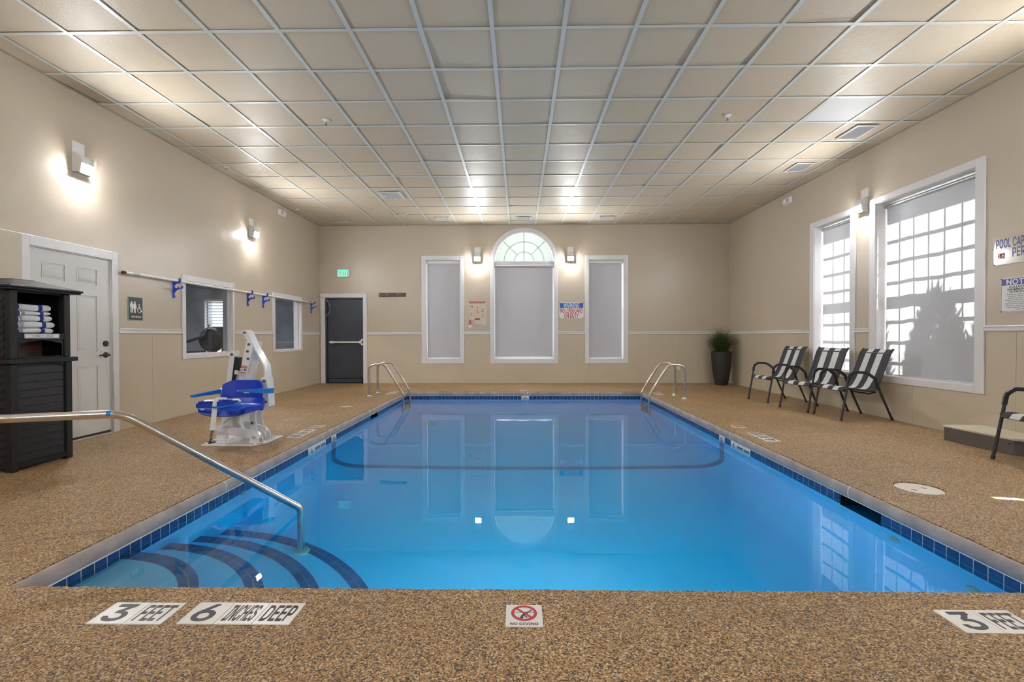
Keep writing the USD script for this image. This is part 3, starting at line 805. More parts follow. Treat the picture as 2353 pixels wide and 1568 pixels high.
# ================================================================== the fitness room seen through the left windows
gym = thing('fitness_room', kind='structure')
GX0, GYE = -9.2, 11.75
gw = prism(rect(GX0, XL - .15, -.1, 2.75).difference(rect(-7.86, -7.36, .62, 2.0)), 0, .15)
obj('wall', [upright(gw, GYE + .15)], 'gym_wall', gym)
obj('wall', [box(GX0 - .15, GX0, 3.0, GYE + .15, -.1, 2.75), box(GX0, XL - .15, 2.85, 3.0, -.1, 2.75), box(XL - .15, XL - .001, YB + .001, GYE + .15, -.1, 2.75)], 'gym_wall', gym)
obj('floor', box(GX0, XL - .15, 3.0, GYE, -.1, -.001), 'gym_floor', gym)
obj('ceiling', box(GX0 - .15, XL - .15, 2.85, GYE + .15, 2.75, 2.85), 'gym_pale', gym)
obj('column', box(-7.30, -6.72, GYE - .05, GYE, 0, 2.75), 'gym_pale', gym)
bl = thing('window_blind', 'white slatted blind bright with daylight beyond the interior window', 'window blind', at(-7.61, GYE - .03))
obj('head_rail', box(-.28, .28, -.03, .03, 2.0, 2.05, .004), 'blind', bl)
for i in range(17):
    z = 1.97 - i * .075
    s = trimesh.creation.box([.52, .062, .004]); s.apply_transform(trimesh.transformations.rotation_matrix(math.radians(28), [1, 0, 0])); s.apply_translation([0, 0, z])
    obj('slat', s, 'blind', bl)
obj('side_vane', [box(-.30, -.27, -.07, .0, .72, 2.02)], 'blind', bl)
el = thing('elliptical_trainer', 'dark elliptical trainer standing behind the interior window', 'exercise machine', at(-5.95, 9.0))
obj('flywheel_housing', xf(lathe([(0, 0), (.20, 0), (.24, .05), (.24, .13), (.20, .18), (0, .18)], 30), frame((.0, .09, 1.06), (1, 0, 0), (0, 0, 1))), 'black_plastic', el)
obj('console', [hull([(x, y, z) for x in (-.05, .28) for y in (-.05, .05) for z in (1.12, 1.30)])], 'black_plastic', el)
obj('mast', tube([(.02, 0, 0), (.05, 0, .6), (.06, 0, 1.1)], .045, 12), 'black_metal', el)
for s in (-1, 1):
    obj('handle', tube(rounded([(.30 * 1, s * .2, .55), (.36, s * .22, 1.0), (.46, s * .22, 1.18), (.36, s * .2, 1.36)], .1), .019, 10), 'black_metal', el)
obj('handle', tube(rounded([(-.05, -.1, 1.14), (-.30, -.1, 1.06), (-.42, -.1, 1.02)], .05), .035, 10), 'black_metal', el)
obj('front_bar', tube([(-.12, -.1, 1.1), (.02, -.1, 1.34)], .012, 8), 'chrome', el)
obj('base', [box(-.6, .9, -.05, .05, 0.0, .08, .02), box(-.62, -.54, -.3, .3, 0, .06, .02), box(.84, .92, -.3, .3, 0, .06, .02)], 'black_metal', el)
gl_ = thing('ceiling_light', 'round ceiling light inside the fitness room behind the left wall', 'lamp', at(-6.6, 8.4, 2.75))
obj('canopy', lathe([(0, -.03), (.2, -.03), (.2, 0), (0, 0)], 24), 'white_plain', gl_)
obj('diffuser', lathe([(0, -.05), (.12, -.048), (.18, -.03), (0, -.03)], 24), 'gym_light', gl_)
be = thing('weight_bench', 'padded dark weight bench low in the interior window', 'exercise bench', at(-5.55, 7.55))
obj('pad', box(-.15, .15, -.5, .5, .80, .88, .03), 'black_plastic', be)
obj('frame', [tube([(0, -.4, .8), (0, -.45, 0)], .025, 10), tube([(0, .4, .8), (0, .45, 0)], .025, 10), tube([(-.25, -.45, .025), (.25, -.45, .025)], .025, 10), tube([(-.25, .45, .025), (.25, .45, .025)], .025, 10)], 'chrome', be)

# ------------------------------------------------------------------ outdoors: ground and the shrubs that shade the right windows
g = rect(-40, 45, -30, 45).difference(rect(XL - .1, XR + .3, YF - .2, YB + .2)).difference(rect(GX0 - .1, XL, 2.9, GYE + .1))
obj('ground', prism(g, -.4, -.15), 'ground', kind='structure')
def evergreen(x, y, h, r, label, seed, n=2600, pw=1.4):
    rg = np.random.default_rng(seed)
    t = thing('evergreen_shrub', label, 'shrub', at(x, y, -.15))
    obj('trunk', tube([(0, 0, 0), (0, 0, h * .8)], [.05, .015], 8), 'bark', t)
    zz = 1 - np.sqrt(rg.random(n)); z = .08 * h + zz * h * .92
    rad = r * np.clip(1 - (z / h) ** pw, 0.03, 1) * (.55 + .45 * rg.random(n) ** .4)
    th = rg.random(n) * 2 * PI
    c = np.c_[rad * np.cos(th), rad * np.sin(th), z]
    d = np.c_[np.cos(th) * .5, np.sin(th) * .5, np.full(n, .9)] + rg.normal(0, .35, (n, 3)); d /= np.linalg.norm(d, axis=1, keepdims=True)
    s = np.cross(d, rg.normal(0, 1, (n, 3))); s /= np.linalg.norm(s, axis=1, keepdims=True)
    L_ = .10 * (.6 + .8 * rg.random((n, 1))); W_ = .028
    V = np.stack([c - s * W_, c + s * W_, c + d * L_ + s * W_ * .3, c + d * L_ - s * W_ * .3], 1).reshape(-1, 3)
    i = np.arange(n)[:, None] * 4
    obj('foliage', trimesh.Trimesh(V, np.vstack([i + [0, 1, 2], i + [0, 2, 3]]), process=False), 'evergreen_leaf', t, smooth=False)
    return t
evergreen(6.35, 5.56, 3.64, .54, 'tall evergreen shrub outside, shading the middle of the wide right window', 11, 9500, 5)
evergreen(6.35, 4.70, 3.66, .60, 'tall evergreen shrub outside, shading the near end of the wide right window', 12, 9500, 5)
evergreen(6.30, 6.36, 3.25, .36, 'short evergreen shrub outside, at the far end of the wide right window', 13, 3600, 1.2)

# ================================================================== wall lamps
def lamp_parts(t):
    obj('back_plate', box(-.072, .072, -.165, .18, 0, .004, .001), 'white_plain', t)
    sh = lambda pts, w: prism(Polygon(pts), -w, w)
    T = np.eye(4); T[:3, 0], T[:3, 1], T[:3, 2], T[:3, 3] = (0, 0, 1), (0, 1, 0), (-1, 0, 0), (0, 0, 0)   # (x, y) drawn = (out of wall, up)
    T = np.eye(4); T[:3, 0], T[:3, 1], T[:3, 2], T[:3, 3] = (0, 0, 1), (0, 1, 0), (-1, 0, 0), (0, 0, 0)   # (x, y) drawn = (out of wall, up)
    sh = lambda pts, w0, w1: xf(prism(Polygon(pts), w0, w1), T)
    side = [(.004, -.160), (.004, .060), (.03, .055), (.072, .020), (.094, -.02), (.104, -.055), (.101, -.085), (.095, -.125), (.082, -.160)]
    arc = [(.004 + .105 * math.sin(a), -.055 + .11 * math.cos(a)) for a in np.linspace(0, PI / 2, 10)]
    obj('housing', [sh(side, -.072, -.067), sh(side, .067, .072), box(-.072, .072, -.160, -.155, .004, .080)], 'white_plain', t)
    obj('hood', [sh([(.004, -.055)] + arc + [(.116, -.055), (.116, -.064), (.104, -.064), (.104, -.055)], -.0665, .0665)], 'white_plain', t)
    obj('lens', sh([(.006, -.060), (.102, -.064), (.112, -.085), (.109, -.120), (.092, -.153), (.006, -.153)], -.0665, .0665), 'lamp_lens', t)
lamp = None
def wall_lamp(m, label):
    global lamp
    if lamp is None:
        lamp = thing('wall_lamp', label, 'lamp', m, 'white wall lamps')
        lamp_parts(lamp)
    else:
        dup(lamp, m, label)
wall_lamp(on_left(4.99, 3.02), 'lit white wall lamp high on the left wall above the six-panel door')
wall_lamp(on_left(8.24, 3.02), 'lit white wall lamp high on the left wall, farther one above the blue hooks')
wall_lamp(on_back(-.98, 3.03), 'lit white wall lamp on the back wall left of the arched window')
wall_lamp(on_back(1.20, 3.03), 'lit white wall lamp on the back wall right of the arched window')
wall_lamp(on_right(6.78, 3.02), 'lit white wall lamp squeezed between the two right wall windows')
wall_lamp(on_left(1.74, 3.02), 'lit white wall lamp on the left wall beside the camera')
wall_lamp(on_right(3.75, 3.02), 'lit white wall lamp on the right wall above the signs, nearer the camera')
wall_lamp(on_right(.30, 3.02), 'lit white wall lamp on the right wall beside the camera')
wall_lamp(on_front(-2.2, 3.02), 'lit white wall lamp on the wall behind the camera, left')
wall_lamp(on_front(2.2, 3.02), 'lit white wall lamp on the wall behind the camera, right')

# ================================================================== things on the ceiling
def vent(name, label, cx, cy, wx, wy, along_y, group, n, dark='duct_gray', damper=False, tilt=1):
    lw = .017 if tilt > 0 else .0125
    t = thing(name, label, 'vent', on_ceil(cx, cy, .0015), group)
    fr = .032
    obj('frame', [box(-wx / 2, wx / 2, wy / 2 - fr, wy / 2, 0, .012, .003), box(-wx / 2, wx / 2, -wy / 2, -wy / 2 + fr, 0, .012, .003), box(-wx / 2, -wx / 2 + fr, -wy / 2 + fr, wy / 2 - fr, 0, .012, .003), box(wx / 2 - fr, wx / 2, -wy / 2 + fr, wy / 2 - fr, 0, .012, .003)], 'grille_white', t)
    obj('backing', box(-wx / 2 + .01, wx / 2 - .01, -wy / 2 + .01, wy / 2 - .01, .0005, .002), dark, t)
    L_ = (wy if along_y else wx) - 2 * fr
    Wd = (wx if along_y else wy) - 2 * fr
    for i in range(n):
        c = -Wd / 2 + (i + .5) * Wd / n
        s = trimesh.creation.box([lw, L_, .0022]); s.apply_transform(trimesh.transformations.rotation_matrix(math.radians(38 * tilt), [0, 1, 0])); s.apply_translation([c, 0, .0075])
        if not along_y: s.apply_transform(trimesh.transformations.rotation_matrix(PI / 2, [0, 0, 1]))
        obj('louver', s, 'grille_white', t)
    if damper:
        obj('damper_lever', box(-wx / 2 + .035, -wx / 2 + .10, -.02, .03, .006, .016, .003), 'white_plain', t)
vent('ceiling_vent', 'square white louvred ceiling vent above the exit door side', -2.36, 8.68, .40, .42, True, 'louvred ceiling vents', 11, 'void', True)
vent('ceiling_vent', 'louvred ceiling vent by the right wall, the nearer of two', 4.335, 6.12, .28, .42, True, 'louvred ceiling vents', 8, tilt=-1)
vent('ceiling_vent', 'louvred ceiling vent by the right wall, the farther of two', 4.345, 7.37, .28, .38, True, 'louvred ceiling vents', 8, tilt=-1)
for x, lab in ((-1.70, 'slim white ceiling grille by the back wall, left of the arched window'), (.10, 'slim white ceiling grille just above the arched window'), (1.92, 'slim white ceiling grille by the back wall, right of the arched window')):
    vent('ceiling_grille', lab, x, 10.42, .33, .27, False, 'ceiling grilles along the back wall', 4, 'grille_white')
def sprinkler(x, y, label):
    t = thing('sprinkler', label, 'sprinkler', on_ceil(x, y, -.002), 'pendant sprinklers')
    obj('escutcheon', lathe([(0, 0), (.042, 0), (.040, .006), (.018, .012), (0, .012)], 24), 'white_plain', t)
    obj('body', lathe([(0, .01), (.010, .01), (.010, .022), (.006, .026), (0, .026)], 12), 'white_plain', t)
    obj('bulb', tube([(0, 0, .026), (0, 0, .05)], .0032, 8), 'ink_black', t)
    obj('arms', [tube([(-.009, 0, .02), (-.012, 0, .035), (0, 0, .052)], .002, 6), tube([(.009, 0, .02), (.012, 0, .035), (0, 0, .052)], .002, 6)], 'chrome', t)
    obj('deflector', lathe([(0, .052), (.014, .052), (.014, .054), (0, .054)], 16), 'chrome', t)
for x, y, l in ((-2.33, 5.66, 'white pendant sprinkler in the left half of the ceiling, nearest'), (2.48, 5.64, 'white pendant sprinkler left of the plain white ceiling panel'), (-4.50, 7.17, 'white pendant sprinkler close to the left wall above the wall lamp'),
                (-2.37, 9.98, 'small pendant sprinkler near the back wall, left side'), (2.52, 9.88, 'small pendant sprinkler near the back wall, right side'), (-4.55, 9.59, 'small pendant sprinkler in the far left corner of the ceiling')):
    sprinkler(x, y, l)

def strobe(m, label, flip):
    t = thing('fire_alarm_strobe', label, 'alarm', m, 'white fire alarm strobes')
    s = flip
    obj('base', box(-.14, .14, -.058, .058, 0, .018, .008), 'white_plain', t)
    obj('body', hull([(x, y, z) for x, yy, z in ((-.12, .048, .018), (.12, .048, .018), (-.105, .04, .05), (.10, .04, .05)) for y in (-yy, yy)]), 'white_plain', t)
    obj('lens', [move(lathe([(0, .05), (.036, .05), (.034, .058), (.026, .060), (.024, .052), (0, .056)], 24), s * -.055, 0, 0)], 'gray_metal', t)
    obj('indicator', box(s * .02, s * .03, -.034, -.028, .049, .053), 'led_red', t)
    obj('test_button', move(lathe([(0, .048), (.007, .048), (.006, .054), (0, .054)], 10), s * .075, .012, 0), 'ink_black', t)
strobe(on_left(9.30, 3.575), 'white fire alarm strobe high on the left wall near the corner', 1)
strobe(on_right(8.68, 3.575), 'white fire alarm strobe high on the right wall', -1)

# ================================================================== signs and things on the walls
t = thing('exit_sign', 'green lit EXIT sign above the dark grey door', 'sign', on_back(-4.155, 2.604))
obj('housing', box(-.15, .15, -.09, .09, 0, .045, .012), 'white_plain', t)
obj('letters', txt('EXIT', .145, .225, .002, True, .045), 'exit_green', t)

t = thing('coat_rack', 'dark wooden board with two chrome hooks on the back wall', 'coat rack', on_back(-2.993, 2.094))
obj('board', box(-.318, .318, -.046, .046, 0, .02, .004), 'wood_dark', t)
for x in (-.125, .125):
    h = obj('hook', [xf(lathe([(0, 0), (.016, 0), (.014, .006), (0, .008)], 14), frame((x, .01, .02), (1, 0, 0), (0, 1, 0))), tube(rounded([(x, .012, .024), (x, .004, .055), (x, .03, .075)], .02), .006, 8),
                 tube(rounded([(x, .0, .03), (x - .02, -.012, .05), (x - .03, .002, .06)], .015), .005, 8), tube(rounded([(x, .0, .03), (x + .02, -.012, .05), (x + .03, .002, .06)], .015), .005, 8)], 'chrome', t)
for x in (-.17, .21): obj('screw', xf(lathe([(0, 0), (.009, 0), (0, .003)], 10), frame((x, .008, .02), (1, 0, 0), (0, 1, 0))), 'ink_black', t)

t = thing('warning_sign', 'blue and white WARNING NO LIFEGUARD ON DUTY sign beside the arched window', 'sign', on_back(1.227, 1.716))
obj('panel', box(-.285, .285, -.186, .186, .004, .008, .001), 'sign_white', t)
obj('blue_band', box(-.275, .275, .058, .176, .008, .0088), 'ink_blue', t)
obj('lettering', txt('WARNING', .100, .37, .001, True, .0088, 0, .117), 'sign_white', t)
obj('lettering', txt('NO LIFEGUARD', .100, .52, .001, True, .008, 0, -.006), 'ink_red', t)
obj('lettering', txt('ON DUTY', .100, .335, .001, True, .008, 0, -.122), 'ink_red', t)
for x, y in ((-.275, -.175), (.275, -.175), (-.278, .178), (.278, .178)): obj('screw', xf(lathe([(0, 0), (.008, 0), (0, .004)], 10), frame((x, y, .008), (1, 0, 0), (0, 1, 0))), 'ink_black', t)

t = thing('instruction_poster', 'cream first aid poster printed in red beside the arched window', 'poster', on_back(-.986, 1.662))
obj('panel', box(-.212, .208, -.282, .282, .004, .007, .001), 'sign_cream', t)
obj('header', box(-.192, .188, .225, .272, .007, .0077), 'ink_darkred', t)
hl = []
for j, y in enumerate((.258, .240)):
    r = np.random.default_rng(j); x = -.178
    while x < .165:
        w_ = r.uniform(.012, .034); hl.append(box(x, x + w_, y - .004, y + .004, .0077, .0081)); x += w_ + .007
obj('header_print', hl, 'sign_cream', t)
gl = []
for x in (-.192, -.065, .063, .188): gl.append(box(x - .0012, x + .0012, -.175, .215, .007, .0075))
for c in range(3):
    x0 = (-.192, -.065, .063)[c]; x1 = (-.065, .063, .188)[c]
    for y in ((.215, .09, .06, -.01, -.09, -.15), (.215, .105, .075, -.03, -.06, -.12), (.215, .17, .11, .0, -.09, -.175))[c]: gl.append(box(x0, x1, y - .0012, y + .0012, .007, .0075))
    r = np.random.default_rng(c + 9)
    for y in np.arange(-.165, .21, .0125):
        if r.random() < .5: gl.append(box(x0 + .008, x0 + .008 + (x1 - x0 - .016) * r.uniform(.5, 1), y - .0018, y + .0018, .007, .0074))
obj('ruled_print', gl, 'ink_pink', t)
fig = []
for x, y in ((-.125, .165), (-.12, .145), (.01, .14), (.005, .05), (-.14, -.02), (.14, .08), (.115, .04), (.125, -.015), (.135, -.065), (.015, .02)):
    fig += [move(prism(Point(0, 0).buffer(.008, 4), .007, .0078), x, y), box(x - .02, x + .012, y - .017, y - .008, .007, .0077)]
obj('figures', fig, 'ink_darkred', t)
obj('footer_band', box(-.062, .060, -.158, -.130, .007, .0078), 'ink_darkred', t)
ph = obj('phone_panel', box(-.202, -.145, -.275, -.172, .007, .0078), 'ink_darkred', t)
obj('handset', prism(unary_union([Point(-.158, -.222).buffer(.036, 10).difference(Point(-.150, -.222).buffer(.028, 10)).intersection(rect(-.2, -.165, -.27, -.18)), sbox(-.182, -.205, -.160, -.190), sbox(-.182, -.256, -.160, -.240)]), .0078, .0084), 'sign_cream', t)
ft = []
for y, x0, x1 in ((-.178, -.13, .07), (-.197, -.12, -.05), (-.214, -.14, -.07), (-.232, -.13, -.05), (-.25, -.13, -.06), (-.274, -.13, .10)):
    r = np.random.default_rng(int(-y * 1000)); x = x0
    while x < x1: w_ = r.uniform(.01, .03); ft.append(box(x, min(x + w_, x1), y - .003, y + .003, .007, .0076)); x += w_ + .006
obj('footer_print', ft, 'ink_darkred', t)
obj('paint_patch', prism(Polygon([(-.225, -.29), (-.13, -.288), (-.135, -.32), (-.16, -.345), (-.20, -.34), (-.225, -.315)]), .0005, .0015), 'white_plain', t)

t = thing('wall_outlet', 'small ivory outlet plate low on the back wall behind the right ladder', 'outlet', on_back(3.73, .37))
obj('plate', box(-.036, .036, -.058, .058, .0045, .010, .003), 'marker_white', t)
for y in (-.026, .026): obj('socket', box(-.016, .016, y - .013, y + .013, .010, .013, .003), 'marker_white', t)

# restroom sign
t = thing('restroom_sign', 'dark RESTROOM sign with white figures beside the six-panel door', 'sign', on_left(5.718, 1.458))
obj('backing', box(-.108, .108, -.143, .143, .004, .008, .001), 'sign_green', t)
obj('panel', box(-.098, .100, -.135, .136, .008, .012, .002), 'sign_dark', t)
def person_icon(x, skirt):
    s = [Point(x, .077).buffer(.0125, 8), rect(x - .021, x + .021, .02, .060).buffer(.003)]
    if skirt: s = [Point(x, .077).buffer(.0125, 8), Polygon([(x - .014, .060), (x + .014, .060), (x + .027, .0), (x - .027, .0)]), rect(x - .012, x + .012, -.052, .01), Polygon([(x - .016, .062), (x + .016, .062), (x + .028, .012), (x - .028, .012)])]
    else: s += [rect(x - .017, x - .002, -.052, .02), rect(x + .002, x + .017, -.052, .02)]
    return unary_union(s)
wc = unary_union([Point(.048, .048).buffer(.010, 8), line([(.046, .036), (.049, .002), (.072, .0), (.080, -.032), (.092, -.030)], .011), line([(.048, .020), (.072, .018)], .008),
                  Point(.050, -.016).buffer(.032, 12).difference(Point(.050, -.016).buffer(.024, 12)).intersection(Polygon([(0, .02), (.04, .02), (.05, -.016), (.1, -.02), (.1, -.06), (0, -.06)]))])
obj('figures', [prism(person_icon(-.065, False), .012, .0128), prism(person_icon(-.018, True), .012, .0128), prism(wc, .012, .0128)], 'sign_white', t)
obj('lettering', txt('RESTROOM', .021, .15, .0008, True, .012, .0, -.100), 'sign_white', t)

# pool capacity and notice signs on the right wall
t = thing('capacity_sign', 'glossy tan POOL CAPACITY sign with blue lettering on the right wall', 'sign', on_right(4.690, 1.975))
obj('panel', box(-.255, .255, -.147, .147, .004, .009, .001), 'sign_tan', t)
obj('lettering', txt('POOL CAPACITY', .086, .445, .001, True, .009, -.008, .068), 'ink_navy', t)
obj('lettering', txt('PERSONS', .086, .30, .001, True, .009, .080, -.035), 'ink_navy', t)
obj('rule', [box(-.235, .235, .0095, .0115, .009, .0096), box(-.23, -.085, -.086, -.084, .009, .0096)], 'ink_grey', t)
obj('number_plate', box(-.212, -.180, -.080, -.030, .009, .0105), 'ink_darkred', t); obj('number_plate', box(-.177, -.145, -.080, -.030, .009, .0105), 'ink_darkred', t)
obj('numeral', txt('1', .038, None, .0008, True, .0105, -.196, -.055), 'sign_white', t); obj('numeral', txt('6', .038, None, .0008, True, .0105, -.161, -.055), 'sign_white', t)
for x in (-.248, .248): obj('screw', xf(lathe([(0, 0), (.007, 0), (0, .004)], 10), frame((x, -.14, .009), (1, 0, 0), (0, 1, 0))), 'ink_black', t)

t = thing('notice_sign', 'white NOTICE sign with a blue band on the right wall below the capacity sign', 'sign', on_right(4.665, 1.516))
obj('panel', box(-.205, .205, -.172, .172, .004, .008, .001), 'sign_white', t)
obj('border', prism(rect(-.200, .200, -.166, .166).difference(rect(-.198, .198, -.164, .164)), .008, .0085), 'ink_black', t)
obj('blue_band', box(-.195, .195, .098, .160, .008, .0086), 'ink_navy', t)
obj('lettering', txt('NOTICE', .050, .30, .0008, True, .0086, 0, .129), 'sign_white', t)
for s, y, w_ in (('POLLUTION OF', .077, .245), ('SWIMMING POOL', .053, .285), ('IS PROHIBITED', .029, .245)): obj('lettering', txt(s, .0185, w_, .0006, True, .008, 0, y), 'ink_black', t)
for i, (s, w_) in enumerate((('Urinating, discharge of fecal', .31), ('matter, expectorating, or', .27), ('blowing the nose in the', .26), ('swimming pool is prohibited.', .325), ('No person may bring or', .26), ('throw any object that may in', .32), ('any way carry contaminants', .315), ('or endanger the safety of', .28), ('any bather.', .12))):
    obj('lettering', txt(s, .0115, w_, .0005, False, .008, 0, .003 - i * .0187), 'ink_black', t)
for x in (-.2, .2):
    for y in (-.166, .166): obj('screw', xf(lathe([(0, 0), (.006, 0), (0, .004)], 10), frame((x, y, .008), (1, 0, 0), (0, 1, 0))), 'ink_black', t)

# blue pole hooks and the life hook on the left wall
def hook_parts(t):
    T = np.eye(4); T[:3, 0], T[:3, 1], T[:3, 2] = (0, 0, 1), (0, 1, 0), (-1, 0, 0)     # drawn (out of wall, height)
    def arc(cx, cy, r, a0, a1, w=.016): return line([(cx + r * math.cos(math.radians(a)), cy + r * math.sin(math.radians(a))) for a in np.linspace(a0, a1, 16)], w)
    back = unary_union([rect(.0, .018, -.155, .075), rect(0, .024, -.155, -.125)])
    up = unary_union([line([(.01, .02), (.04, .055)], .018), arc(.058, .087, .036, 215, 400)])
    dn = unary_union([line([(.01, -.075), (.05, -.035), (.075, -.03)], .018), arc(.050, -.005, .030, 200, 345, .013), arc(.098, -.002, .027, 180, 385, .013)])
    for nm, g in (('back_strip', back), ('upper_hook', up), ('lower_hook', dn)):
        obj(nm, xf(prism(g, -.012, .012, .002 if nm == 'back_strip' else 0), T), 'hook_blue', t)
    obj('screw', [xf(lathe([(0, 0), (.006, 0), (0, .003)], 8), frame((0, y, .018), (1, 0, 0), (0, 1, 0))) for y in (.05, -.06, -.1)], 'chrome', t)
hk = thing('pole_hook', 'blue plastic pole hook nearest the restroom sign', 'hook', on_left(6.36, 1.80), 'blue pole hooks on the left wall')
hook_parts(hk)
dup(hk, on_left(8.11, 1.80), 'blue plastic pole hook just right of the larger interior window')
dup(hk, on_left(8.60, 1.80), 'blue plastic pole hook just left of the smaller interior window')
dup(hk, on_left(10.60, 1.80), 'blue plastic pole hook in the corner beside the dark door')
t = thing('life_hook', 'long white pole with a bent wire crook resting on the blue hooks', 'pole', at(XL + .058, 0, 1.876))
obj('pole', tube([(0, 5.49, 0), (0, 10.30, 0)], .0155, 14), 'white_plain', t)
obj('end_cap', tube([(0, 5.475, 0), (0, 5.51, 0)], .018, 14), 'black_plastic', t)
obj('collar', [tube([(0, 5.62, 0), (0, 5.72, 0)], .0175, 14), tube([(0, 10.25, 0), (0, 10.42, 0)], .012, 12)], 'gray_metal', t)
obj('crook', tube(rounded([(0, 10.38, 0), (.01, 10.50, .02), (.03, 10.56, .12), (.10, 10.72, .16), (.20, 10.86, .10), (.25, 10.93, -.05), (.26, 10.94, -.16), (.22, 10.88, -.24), (.19, 10.82, -.30)], .09), .006, 8), 'chrome', t)

# ================================================================== markers set in the deck and in the waterline
S6 = .1455
def marker(label, m, words, group=None, cat='depth marker'):
    t = thing('depth_marker', label, cat, m, group)
    n = len(words)
    for i, s in enumerate(words):
        cx = (i - (n - 1) / 2) * (S6 + .002)
        p = obj('marker_tile', box(cx - S6 / 2, cx + S6 / 2, -S6 / 2, S6 / 2, -.012, .0035, .0015), 'marker_white', t)
        if len(s) == 1: obj('numeral', txt(s, .108, .088, .0006, True, .0035, cx, 0), 'ink_black', p)
        else: obj('lettering', txt(s, .100, .118, .0006, True, .0035, cx, 0), 'ink_black', p)
    return t
def nodive(label, m, group=None):
    t = thing('no_diving_marker', label, 'no diving sign', m, group)
    p = obj('marker_tile', box(-S6 / 2, S6 / 2, -S6 / 2, S6 / 2, -.012, .0035, .0015), 'marker_white', t)
    T = group_part('print', t)
    k = affinity.translate
    obj('prohibition_ring', prism(k(unary_union([ring(.040, .0515), line([(-.033, .033), (.033, -.033)], .009)]), 0, .014), .0042, .0048), 'ink_red', T)
    body = unary_union([line([(.030, .022), (.016, .007), (.002, -.003)], .006), Polygon([(.010, .004), (-.004, -.004), (-.014, -.020), (-.006, -.024), (.006, -.009), (.016, .0)]), Point(-.010, -.029).buffer(.0070, 6), line([(-.004, -.017), (.008, -.021), (.011, -.030)], .0042)])
    waves = unary_union([line([(x, .0045 + .0012 * math.sin(x * 500)) for x in np.linspace(-.040, .040, 40)], .0013), line([(-.028, -.0275), (.028, -.0275)], .0012)])
    obj('diver_pictogram', prism(k(unary_union([body, waves]), 0, .014), .0035, .0041), 'ink_black', T)
    obj('lettering', txt('NO DIVING', .0135, .108, .0006, True, .0035, 0, -.056), 'ink_black', T)
    return t
mk = lambda x, y: frame((x, y, 0), (1, 0, 0), (0, 1, 0))
ml = lambda x, y: frame((x, y, 0), (0, -1, 0), (1, 0, 0))
mr = lambda x, y: frame((x, y, 0), (0, 1, 0), (-1, 0, 0))
mb = lambda x, y: frame((x, y, 0), (-1, 0, 0), (0, -1, 0))
marker('white deck tiles reading 3 FEET by the curved pool steps', mk(-1.532, 1.848), ['3', 'FEET'])
marker('white deck tiles reading 6 INCHES DEEP in the near deck', mk(-1.108, 1.852), ['6', 'INCHES', 'DEEP'])
nodive('NO DIVING tile at the middle of the near deck', mk(.0175, 1.850))
marker('white deck tiles reading 3 FEET at the right of the near deck', mk(1.812, 1.836), ['3', 'FEET'])
marker('white deck tiles reading 6 INCHES DEEP, cut off by the right picture edge', mk(2.235, 1.836), ['6', 'INCHES', 'DEEP'])
marker('white deck tiles reading 4 FEET DEEP beside the pool lift', ml(-2.492, 5.325), ['4', 'FEET', 'DEEP'])
nodive('no diving tile on the left deck beyond the pool lift', ml(-2.492, 5.745))
marker('white deck tiles reading 4 FEET DEEP on the right deck', mr(2.672, 5.175), ['4', 'FEET', 'DEEP'])
nodive('no diving tile on the right deck in front of the striped chairs', mr(2.672, 5.755))
marker('white depth tiles beside the left pool ladder', ml(-2.492, 9.17), ['5', 'FEET', 'DEEP'])
marker('white depth tiles beside the right pool ladder', mr(2.668, 9.14), ['5', 'FEET', 'DEEP'])
nodive('no diving tile on the deck by the back wall', mb(.085, 9.62))

def water_marker(label, m, words):
    t = thing('waterline_marker', label, 'depth marker', m)
    n = len(words)
    for i, s in enumerate(words):
        cx = (i - (n - 1) / 2) * .1525
        p = obj('marker_tile', box(cx - .0755, cx + .0755, -.0765, .0765, -.008, .0, .0015), 'marker_white', t)
        if s == 'x':
            obj('ring', prism(unary_union([ring(.042, .050), line([(-.034, .034), (.034, -.034)], .007)]), .0006, .0011), 'ink_black', p)
            obj('diver', prism(unary_union([line([(.03, .026), (.0, -.004), (-.016, -.03)], .008), Point(-.02, -.032).buffer(.008, 6), line([(-.036, -.005), (.036, -.005)], .003)]), 0, .0006), 'ink_black', p)
            obj('lettering', txt('NO DIVING', .011, .09, .0006, True, 0, 0, -.062), 'ink_black', p)
        else:
            obj('numeral' if len(s) == 1 else 'lettering', txt(s, .105 if len(s) == 1 else .085, .072 if len(s) == 1 else .125, .0006, True, 0, cx, -.0), 'ink_black', p)
wl = lambda y: frame((TX0 + .001, y, -.168), (0, 1, 0), (0, 0, 1))
wr = lambda y: frame((TX1 - .001, y, -.168), (0, -1, 0), (0, 0, 1))
water_marker('4 FEET DEEP tiles in the left waterline', wl(5.225), ['4', 'FEET', 'DEEP'])
water_marker('4 FEET DEEP tiles in the right waterline', wr(5.220), ['4', 'FEET', 'DEEP'])
water_marker('no diving symbol tile in the left waterline', wl(5.692), ['x'])
water_marker('no diving symbol tile in the right waterline', wr(5.685), ['x'])
water_marker('no diving symbol tile at the middle of the far waterline', frame((.118, TY1 - .001, -.168), (1, 0, 0), (0, 0, 1)), ['x'])

for (x, y, r), lab in zip(LIDS, ('round white skimmer lid in the right deck', 'round white skimmer lid in the left deck beyond the pool lift')):
    t = thing('skimmer_lid', lab, 'lid', at(x, y, -.022, 20))
    g = Point(0, 0).buffer(r - .006, 24)
    for s in (-1, 1): g = g.difference(rect(s * .055 - .012, s * .055 + .012, -.018, .018))
    obj('cover', prism(g, .002, .014), 'lid', t)
    obj('base', prism(Point(0, 0).buffer(r - .008, 24), 0.0005, .002), 'void', t)

